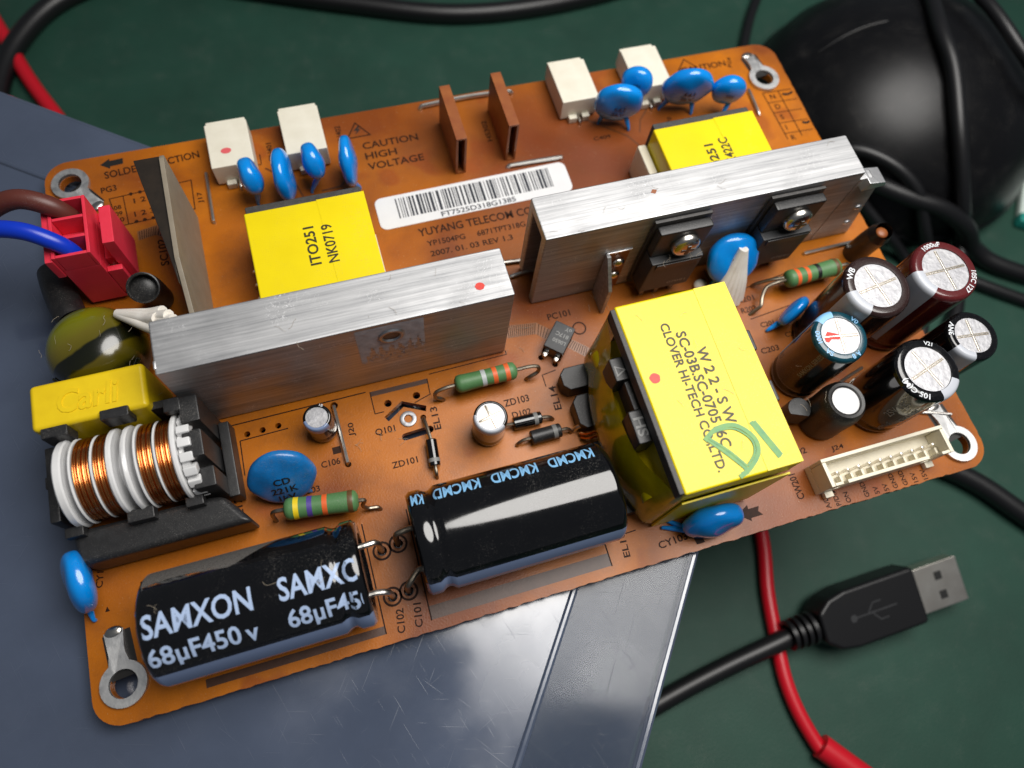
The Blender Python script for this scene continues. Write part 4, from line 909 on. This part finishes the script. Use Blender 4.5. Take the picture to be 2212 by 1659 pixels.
for i in range(25):
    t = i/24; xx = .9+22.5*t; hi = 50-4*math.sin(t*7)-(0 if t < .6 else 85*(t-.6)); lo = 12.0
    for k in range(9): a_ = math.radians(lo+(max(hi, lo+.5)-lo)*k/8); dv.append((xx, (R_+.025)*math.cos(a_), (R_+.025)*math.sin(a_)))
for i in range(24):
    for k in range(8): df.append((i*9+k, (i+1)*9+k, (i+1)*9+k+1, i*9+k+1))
O('grey_reflection', G().add(dv, df), 'dust', c1, smooth=60)  # grey reflection along the capacitor's back, painted as a see-through patch
for (x, y, z, bx_, by_) in ((48.2, 14.6, 11.0, 51.2, 14.5), (48.2, 6.6, 9.5, 51.2, 6.1)):
    O('lead', tube([(x-.2, y, z-1.5), (x+1.0, y, z-1.5), (bx_-.5, by_+.2, z-1.9), (bx_, by_, z-3.6), (bx_, by_, 2), (bx_, by_, -.8)], .55, 10), 'tin', B)
c2, p2 = lying(57.5, 35.6, 12.5, 9.3, R_, False, 'lying black bulk capacitor with pale blue lettering upside down')
for x in (33.2, 23.0, 12.8, 2.9):
    g = text_geo('KMCMD' if x > 3 else 'KM', 8.3 if x > 3 else 2.2, 3.0, .12, .02); on_cyl(c2, g, R_, x, 38, True, 'ink_sky', p2)
cyl_stripe(c2, p2, 150, 192, 'stripe', 2, 14)
for (x, y, z, bx_, by_) in ((57.7, 15.6, 9.6, 54.3, 15.0), (57.7, 8.4, 8.6, 54.2, 6.3)):
    O('lead', tube([(x+.2, y, z-1.5), (x-1.0, y, z-1.5), (bx_+.5, by_+.4, z-1.9), (bx_, by_+.1, z-3.6), (bx_, by_, 2), (bx_, by_, -.8)], .55, 10), 'tin_dull', B)

# -- output pin header
ph = O('pin_header', box(0, 27.2, 0, 5.6, .1, 2.2, .1), 'cream_plastic', B, (135.2, 1.9, 0), label='cream pin header socket on the front edge')
for nm, a in (('header_wall', (0, 27.2, 4.9, 5.6, 2.25, 7.0)), ('header_wall', (0, .8, 0, 4.85, 2.25, 7.0)), ('header_wall', (26.4, 27.2, 0, 4.85, 2.25, 7.0)), ('header_wall', (4.2, 22.4, 0, .7, 2.25, 6.0)), ('header_wall', (.85, 2.6, 0, .6, 2.25, 7.0)), ('header_wall', (24.6, 26.35, 0, .6, 2.25, 7.0)), ('foot', (1.2, 3.0, -1.2, -.02, .1, 1.4)), ('foot', (24.2, 26.0, -1.2, -.02, .1, 1.4))):
    O(nm, box(*a, .12), 'cream_plastic', ph)
for i in range(10): O('pin', box(2.6+2.4*i, 3.1+2.4*i, 2.3, 2.8, 2.2, 6.0, .1), 'tin', ph); 
for i in range(11): O('pin_rib', box(1.55+2.4*i, 2.05+2.4*i, .75, 2.0, 2.22, 4.2, .08), 'cream_plastic', ph)

# -- common-mode choke
cx_, cy_, cz_ = 4.0, 38.0, 9.3
ch = O('common_mode_choke', lathe([(4.2, 0), (4.2, 20.8)], 24, 'x'), 'white_bobbin', B, (cx_, cy_, cz_), label='wound choke with copper coils on a white bobbin in a black frame')
def fl(x0, x1, r, rough=.0):
    g = lathe([(4.0, x0), (r-.25, x0), (r, x0+.25), (r, x1-.25), (r-.25, x1), (4.0, x1)], 40, 'x')
    if rough: g.v = [(a, b*(1+random.uniform(-rough, rough)), c*(1+random.uniform(-rough, rough))) for a, b, c in g.v]
    O('bobbin_flange', g, 'white_bobbin', ch)
fl(0, 1.4, 7.7, .008); fl(2.3, 2.7, 7.45); fl(5.55, 5.95, 7.25); fl(8.1, 9.1, 7.6, .008); fl(10.5, 11.4, 7.6, .01); fl(12.4, 12.8, 7.45); fl(15.4, 15.8, 7.25); fl(18.3, 19.2, 7.8)
g = G()
for i in range(18):
    a = 2*PI*i/18; b_ = box(19.4, 21.6, -.8, .8, 5.4, 7.5, .25).xf(Matrix.Rotation(a, 4, 'X')); O('bobbin_tooth', b_, 'white_bobbin', ch)
O('bobbin_hub', lathe([(0, 20.6), (6.4, 20.6), (6.4, 19.3)], 32, 'x'), 'white_bobbin', ch)
for x0, x1 in ((2.85, 5.5), (6.05, 8.0), (12.95, 15.35), (15.9, 18.2)):
    prof = []; nn = int((x1-x0)/.36)
    for i in range(nn):
        xa = x0+(x1-x0)*i/nn; d = (x1-x0)/nn
        for k in range(5): prof.append((7.0+.2*math.sin(PI*k/5)+.06*math.sin(i*2.7), xa+d*k/5))
    gw = lathe(prof, 48, 'x'); O('copper_coil', gw, 'copper', ch, smooth=60)
# black frame round the bobbin
fr = [('frame_front', prism([(2.4, 30.4), (25.0, 30.4), (27.4, 29.9), (31.6, 24.2), (3.0, 24.2)], .3, 8.0, 1.1, 3)),
            ('frame_clip', box(12.2, 16.6, 28.6, 30.8, 7.9, 10.2, .25)), ('frame_clip', box(2.2, 5.2, 28.8, 30.6, 7.9, 9.8, .25)), ('frame_clip', box(21.6, 24.6, 28.8, 30.6, 7.9, 10.0, .25)),
      ('frame_rear', box(2.8, 26.4, 46.3, 47.8, .3, 13.6, .3)), ('frame_clip', box(2.4, 6.6, 44.6, 46.5, 11.6, 15.8, .25)), ('frame_clip', box(12.0, 16.6, 45.2, 47.0, 12.6, 16.6, .25)),
      ('core_leg', box(24.4, 27.6, 41.4, 46.2, .3, 16.4, .3)), ('core_leg', box(24.2, 27.4, 35.2, 40.0, .3, 16.2, .3)), ('core_leg', box(24.2, 27.8, 30.6, 34.2, .3, 13.0, .3)),
      ('core_cap', box(22.0, 24.8, 44.0, 46.4, 14.6, 16.5, .25)), ('frame_side', box(27.65, 29.6, 30.2, 44.6, .3, 5.0, .3)),
      ('frame_end', box(.6, 2.4, 31.6, 45.0, .3, 11.0, .4)), ('frame_tab', box(-.8, .6, 38.6, 40.8, 6.4, 8.4, .25)), ('frame_tab', box(-.8, .6, 33.0, 34.6, 4.4, 6.4, .25))]
for nm, g in fr: O(nm, g.move((-cx_, -cy_, -cz_)), 'black_plastic', ch)

# -- yellow film capacitor
fc = O('film_capacitor', prism([(0, 0), (18.6, 0), (18.6, 8.4), (0, 8.4)], .4, 16.0, .9, 4), 'film_yellow', B, (1.1, 46.2, 0), label='yellow box capacitor with raised moulded lettering')
tg = text_geo('Carli', 9.8, 4.3, .15); bm = bmesh.new(); vs = [bm.verts.new(p) for p in tg.v]
for q in tg.f: bm.faces.new([vs[i] for i in q])
r_ = bmesh.ops.extrude_face_region(bm, geom=list(bm.faces))
for e_ in r_['geom']:
    if isinstance(e_, bmesh.types.BMVert): e_.co.z += .17
O('raised_lettering', from_bm(bm), 'film_yellow', fc, (4.4, 2.0, 15.99), smooth=60)

# -- toroid in olive tape
tp = lathe([(0, 14.2), (1.0, 14.18), (2.0, 14.1), (3.2, 13.85), (4.4, 13.5), (5.4, 13.0), (6.4, 12.3), (7.2, 11.4), (7.9, 10.2), (8.4, 8.8), (8.75, 7.2), (8.8, 5.6), (8.5, 3.8), (7.4, 1.6), (5, .3), (0, .3)], 64)
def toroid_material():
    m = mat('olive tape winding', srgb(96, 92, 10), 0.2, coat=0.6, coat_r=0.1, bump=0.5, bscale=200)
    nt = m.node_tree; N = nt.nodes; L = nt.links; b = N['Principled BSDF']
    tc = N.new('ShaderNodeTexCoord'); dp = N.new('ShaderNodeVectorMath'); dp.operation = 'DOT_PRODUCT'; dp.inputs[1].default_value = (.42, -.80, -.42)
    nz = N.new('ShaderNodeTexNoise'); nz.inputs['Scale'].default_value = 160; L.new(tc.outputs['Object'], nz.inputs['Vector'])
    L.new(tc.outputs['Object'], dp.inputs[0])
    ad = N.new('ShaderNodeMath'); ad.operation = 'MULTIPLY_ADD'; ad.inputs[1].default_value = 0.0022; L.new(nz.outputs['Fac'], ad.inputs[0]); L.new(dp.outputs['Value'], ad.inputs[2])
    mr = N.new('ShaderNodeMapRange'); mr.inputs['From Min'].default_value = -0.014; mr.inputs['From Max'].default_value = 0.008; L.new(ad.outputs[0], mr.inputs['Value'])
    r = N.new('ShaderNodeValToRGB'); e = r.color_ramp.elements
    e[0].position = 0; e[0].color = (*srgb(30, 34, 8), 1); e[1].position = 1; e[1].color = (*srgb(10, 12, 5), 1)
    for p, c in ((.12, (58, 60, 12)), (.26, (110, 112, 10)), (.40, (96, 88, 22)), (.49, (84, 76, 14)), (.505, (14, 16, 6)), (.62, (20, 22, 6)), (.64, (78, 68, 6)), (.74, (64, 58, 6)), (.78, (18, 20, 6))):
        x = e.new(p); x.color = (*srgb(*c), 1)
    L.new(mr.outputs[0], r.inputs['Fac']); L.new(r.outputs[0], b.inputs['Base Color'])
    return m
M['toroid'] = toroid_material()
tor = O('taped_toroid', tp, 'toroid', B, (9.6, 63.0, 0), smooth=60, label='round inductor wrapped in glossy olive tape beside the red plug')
O('tape_lap', tube([(8.6*math.cos(a_*.1-2.6), 8.6*math.sin(a_*.1-2.6), 9.0+.3*math.sin(a_*.3)) for a_ in range(22)], .25, 6), 'olive_dark', tor, smooth=60)
def glue_fan(p0, ends, r0, r1, sag):
    g = G(); p0 = Vector(p0)
    for e_ in ends:
        e_ = Vector(e_); m1 = p0.lerp(e_, .35)+Vector((0, 0, -sag*.5)); m2 = p0.lerp(e_, .7)+Vector((0, 0, -sag))
        t_ = tube([p0, m1, m2, e_], lambda t: r0+(r1-r0)*t, 10); g.add(t_.v, t_.f)
    return g
gs = glue_fan((15.6, 66.6, 13.0), [(23.4, 61.5, 17.2), (24.2, 63.2, 16.2), (25.6, 61.0, 18.2), (26.4, 59.6, 18.6), (24.0, 58.8, 17.0)], .9, 1.15, .5)
O('glue_blob', glue_fan((135.2, 51.4, 13.3), [(130.8, 46.6, .3), (132.1, 45.8, .3), (133.4, 45.4, .3), (134.7, 45.4, .3), (136.0, 45.8, .3), (137.2, 46.6, .3)], 1.0, 1.2, -.9), 'glue', B, smooth=60, label='white glue run down the blue disc')
O('glue_blob', gs, 'glue', B, smooth=60, label='white glue bridging the taped inductor and the heatsink')

# -- black shrink tubes near the plug
def shrink(p, r, label, mouth=True):
    o = O('shrink_tube', tube(p, r, 24, 6, caps=False), 'black_rubber', B, smooth=60, label=label)
    if mouth:
        d = (Vector(p[-1])-Vector(p[-2])).normalized(); q = Vector(p[-1])
        O('tube_lining', tube([q, q-d*2.2], r*.86, 24, caps=False, smooth=False), 'dark', o)
        m_ = d.to_track_quat('Z', 'Y').to_matrix().to_4x4(); m_.translation = q
        O('tube_lip', lathe([(r, -.02), (r+.05, .12), (r*.94, .22), (r*.86, .0)], 24).xf(m_), 'black_rubber', o)
        m2 = m_.copy(); m2.translation = q-d*1.9
        O('tube_core', lathe([(0, .5), (r*.5, .35), (r*.9, 0)], 24).xf(m2), 'black_rubber', o)
shrink([(19.6, 75.6, .5), (20.0, 74.0, 6), (20.9, 71.2, 12), (21.4, 69.0, 16.0)], 2.75, 'black shrink tube with an open mouth beside the red plug')
shrink([(1.6, 84.4, 3.2), (2.6, 80.0, 4.2), (4.2, 74.0, 5.0), (5.0, 72.0, 5.0)], 3.0, 'black shrink tube lying under the red plug', False)

# -- lint and fibres caught on the parts
lg = G(); rl = random.Random(11)
spots = [(9.5, 63, 14, 8, 5), (60, 51, 25.1, 26, 4), (126, 60, 25.1, 32, 4), (110, 23, 26.1, 9, 15), (54, 36, .2, 12, 6), (110, 52, .3, 14, 5), (30, 11, 18.2, 14, 1), (119, 51, 16, 6, 1), (140, 20, 12, 8, 6), (20, 55, 10, 8, 8), (75, 60, .2, 10, 10), (88, 50, .2, 6, 6)]
for i in range(90):
    s = spots[i % len(spots)]; p = Vector((s[0]+rl.uniform(-1, 1)*s[3], s[1]+rl.uniform(-1, 1)*s[4], s[2]+.05)); d = Vector((rl.uniform(-1, 1), rl.uniform(-1, 1), 0)).normalized(); pts = []
    for k in range(5):
        pts.append(p.copy()); d = (d+Vector((rl.uniform(-.7, .7), rl.uniform(-.7, .7), rl.uniform(-.15, .2)))).normalized(); p = p+d*rl.uniform(.25, .7)
    t_ = tube(pts, rl.uniform(.018, .03), 4, 3); lg.add(t_.v, t_.f)
O('lint', lg, 'lint', B, kind='stuff')

# ------------------------------------------------------------------ red plug with its two wires (pushed onto the board's header)
PX, PY, PZ = 7.4, 77.2, 3.0
rp = O('mains_plug', box(0, 6.6, 0, 12.6, -1.6, 10.6, .2), 'red_plug', None, (PX, PY, PZ), label='red two-wire mains plug with one brown and one blue wire', cat='plug')
for a in ((0, .6, 0, 12.6, 10.65, 15.0), (6.0, 6.6, 0, 12.6, 10.65, 15.0), (.65, 5.95, 0, .6, 10.65, 15.0), (.65, 5.95, 12.0, 12.6, 10.65, 15.0), (.65, 5.95, 3.7, 4.3, 10.65, 15.0), (.65, 5.95, 7.9, 8.5, 10.65, 15.0)):
    O('cell_wall', box(*a, .1), 'red_plug', rp)
O('rear_step', box(-1.4, -.02, -.2, 12.6, 9.0, 14.4, .2), 'red_plug', rp)
O('latch_lever', box(8.7, 10.8, 1.3, 9.4, 3.0, 15.0, .2), 'red_plug', rp)
O('latch_bridge', box(6.65, 8.65, 2.6, 8.2, 6.0, 8.4, .2), 'red_plug', rp)
O('latch_guard', box(6.65, 9.6, 10.2, 12.4, 0, 9.4, .2), 'red_plug', rp); O('latch_guard', box(6.65, 9.4, .0, 1.2, 0, 8.0, .2), 'red_plug', rp)
def wire(nm, pts, r, m): O(nm, tube([(p[0]-PX, p[1]-PY, p[2]-PZ) for p in pts], r, 16, 8), m, rp, smooth=60)
wire('blue_wire', [(10.6, 78.9, 12.0), (10.4, 79.0, 16.5), (8.6, 79.8, 19.4), (4.6, 81.6, 21.4), (-.6, 83.2, 21.4), (-6.0, 84.0, 19.6), (-14, 84, 15)], 1.55, 'blue_wire')
wire('brown_wire', [(10.6, 87.1, 12.0), (10.2, 87.2, 16.2), (8.0, 88.0, 19.2), (3.6, 89.4, 20.4), (-1.6, 89.6, 18.6), (-7, 88.4, 15.0), (-16, 86, 10)], 1.8, 'brown_wire')
hd = O('plug_header', box(7.8, 16.4, 78.0, 89.2, .1, 1.3, .2), 'white_plastic', B, label='white header under the red plug')
O('header_key', box(14.4, 15.9, 78.8, 80.2, 1.35, 9.0, .4), 'white_plastic', hd)

# ------------------------------------------------------------------ things lying on the mat
def cable(nm, pts, r, m, label, cat): return O(nm, tube(pts, r, 16, 8), m, None, (0, 0, 0), smooth=60, label=label, cat=cat)
zf = -60.0
cable('black_cable', [(-34, 176, zf+3.2), (-35, 195, zf+3.2), (-28, 216, zf+3.2), (-12, 233, zf+3.2), (14, 239, zf+3.2), (46, 226, zf+3.2), (78, 213, zf+3.2), (114, 200.5, zf+3.2), (150, 198, zf+3.2), (190, 203, zf+3.2), (225, 215, zf+3.2)], 3.2, 'black_cable', 'black cable looping across the mat behind the board', 'cable')
cable('red_cable', [(-52, 280, zf+2.2), (-34.5, 227, zf+2.2), (-26, 201, zf+2.2), (-17.6, 181, zf+2.2), (-9, 160, zf+2.2), (-2, 140, zf+2.2)], 2.3, 'red_wire', 'red test lead running behind the storage box', 'cable')
rl_ = cable('test_lead', [(152, 20, zf+1.9), (148.4, -.5, zf+1.9), (144.0, -14, zf+1.9), (141.2, -26.4, zf+1.9), (139.6, -35, zf+1.9), (139.6, -43, zf+1.9), (141.0, -51, zf+2.0), (142.2, -54, zf+2.4)], 1.9, 'red_wire', 'red test lead passing under the usb cable', 'cable')
O('probe_sleeve', tube([(141.4, -51.6, zf+3.0), (147.5, -59.5, zf+3.2), (156, -70, zf+3.4)], 3.1, 16, 4), 'red_wire', rl_)
ug = Vector((1, .16, 0)).normalized()
ur = O('usb_cable', tube([(60, -40, zf+2.6), (92, -33.4, zf+2.6), (110, -30, zf+3.0), (125, -27.8, zf+4.0), (139, -26.2, zf+5.4), (147.5, -25.2, zf+5.6)], 2.5, 16, 8), 'black_cable', None, smooth=60, label='black usb cable with its metal plug lying on the mat', cat='cable')
ang = math.radians(1.0)
RZ = Matrix.Rotation(ang, 4, 'Z'); RX = Matrix.Rotation(math.radians(14), 4, 'X'); MT = Matrix.Translation((150.5, -25.2, zf+6.2)) @ RZ @ RX @ Matrix.Scale(1.2, 4)
O('plug_boot', prism([(0, -3.2), (3.0, -5.4), (7, -6.2), (23.6, -6.2), (24.4, -5.6), (24.4, 5.6), (23.6, 6.2), (7, 6.2), (3.0, 5.4), (0, 3.2)], -3.6, 3.6, .9, 3).xf(MT), 'black_cable', ur)
for i in range(4): O('strain_rib', lathe([(2.4, 0), (3.5-.1*i, .1), (3.5-.1*i, 1.0), (2.4, 1.1)], 20, 'x').move((-1.6-1.6*i, 0, 0)).xf(MT), 'black_cable', ur)
O('moulded_trident', line_geo([(8, 0), (18, 0)], .35, 3.63).add(*(lambda g: (g.v, g.f))(line_geo([(11, .2), (12.6, 1.9), (14.6, 1.9)], .3, 3.63))).add(*(lambda g: (g.v, g.f))(line_geo([(12, -.2), (13.4, -1.9), (15.4, -1.9)], .3, 3.63))).add(*(lambda g: (g.v, g.f))(flat([circ(7.4, 0, .8, 14)], 3.62, 3.65))).xf(MT), 'chip', ur, smooth=0)
sh_ = O('metal_shell', box(24.4, 36.2, -4.9, 4.9, -1.95, 1.95, .25).xf(MT), 'shell', ur)
for dx, dy in ((30.6, 2.1), (30.6, -2.1)): O('shell_window', box(dx-.9, dx+.9, dy-.9, dy+.9, 1.9, 1.99).xf(MT), 'dark', ur)
O('shell_seam', box(24.6, 36.0, -.1, .1, -1.99, -1.94).xf(MT), 'dark', ur)
O('boot_groove', box(10, 21, -6.25, -6.1, -.25, .25).xf(MT), 'dark', ur)
O('shell_mouth', box(36.15, 36.24, -4.3, 4.3, -1.4, 1.4).xf(MT), 'dark', ur)
cable('power_cable', [(170, 40, zf+2.6), (196, 14, zf+2.8), (214, -1.6, zf+3.4), (226, -17.5, zf+3.4), (252, -52, zf+3.0), (300, -120, zf+3.0), (340, -260, zf+3.0)], 2.9, 'black_cable', 'black cable leaving under the board corner beside the pin header', 'cable')
# dome-shaped device
dm = O('dome_device', lathe([(0, 41), (8, 40.6), (18, 38.6), (30, 33.2), (40, 25), (46.5, 15.5), (49.6, 7), (50, 2.5), (49, 0)], 72), 'dome', None, (250, 122, zf), smooth=60, label='matt black dome shaped device standing behind the board', cat='device')
O('top_seam', tube([(-34.2, 12.6, 28.4), (-27.3, 13.2, 32.6), (-20.6, 13.1, 35.6), (-13.6, 11.6, 38.0), (-6, 9, 39.6)], lambda t: .15+.55*math.sin(PI*t), 8), 'dome', dm, smooth=60)
O('seam_ring', lathe([(49.9, 4.6), (50.5, 5.0), (50.4, 6.0), (49.7, 6.6)], 72), 'dome', dm, smooth=60)
O('top_seam', tube([(-26+52*t, 30*math.sin(t*PI)*.2+14+(-8*t), 0) for t in [i/8 for i in range(9)]], .5, 6), 'dome', dm) if False else None
cable('headset_cable', [(258, 152, -22), (253.6, 143, -20.1), (244.3, 123.3, -16.7), (242.2, 108.9, -18.3), (239.8, 90.3, -26.3), (243.7, 75.0, -41.2), (250.0, 69.9, -54.0), (243.2, 55.7, -57.4), (235.7, 45.7, -57.4), (222, 36, -57.4), (180, 26, -57.4)], 2.3, 'black_cable', 'black cable draped over the dome and down its front', 'cable')
cable('thin_cable', [(236, 198, -58), (231.7, 190.3, -58), (222.3, 177.9, -58), (213.3, 163.7, -58), (208.1, 153.7, -58), (200, 138, -58)], 1.8, 'black_cable', 'thin black cable beside the dome near the board corner', 'cable')
cable('thin_cable', [(176, 112, -58), (190, 112, -56), (203, 106, -43), (208.2, 102.3, -38.5), (213.2, 99.2, -34.6), (218.1, 94.6, -33.3), (223.2, 88.9, -33.8), (227.6, 83.3, -36.4), (230.1, 79.1, -40.1), (233, 73, -47), (240, 66, -57), (256, 52, -58), (300, 20, -58)], 2.0, 'black_cable', 'shiny black cable curving over the foot of the dome', 'cable')
cable('thin_cable', [(170, 100, -57), (190, 101, -53), (206, 97, -42), (216.0, 90.2, -38.6), (219.6, 87.4, -39.0), (227.5, 81.2, -39.4), (236.5, 76.0, -40.6), (246, 70.6, -46), (254, 66, -55), (266, 56, -57.2), (310, 30, -57.2)], 2.8, 'black_cable', 'thick black cable lying across the foot of the dome', 'cable')
cable('thin_cable', [(180, 108, -58), (198, 103, -53), (208, 97, -45), (213.4, 89.3, -43), (217.4, 84.0, -46), (223.4, 77.0, -50.5), (231.3, 69.2, -57.4), (230.4, 58.4, -57.8), (226.2, 47.6, -57.8), (214, 38, -57.8), (170, 30, -57.8)], 1.7, 'black_cable', 'thin black cable running down from the dome to the mat', 'cable')
cable('thin_cable', [(266, 150, -20), (264.7, 138.5, -18.0), (264.7, 126.4, -16.2), (266.5, 113.8, -17.4), (272.5, 102.4, -22.6), (284, 92, -38), (300, 84, -57.5)], 2.0, 'black_cable', 'black cable crossing the top of the dome at the picture edge', 'cable')
wt = O('white_tray', box(0, 40, 0, 30, 0, 3, .8), 'white_thing', None, (279.5, 76.0, zf+.1), (0, 0, -.645), label='white plastic tray with a teal edge beside the dome', cat='tray')
O('teal_edge', box(-.2, 40, -4, -.05, 0, 4, .8), 'teal_thing', wt)
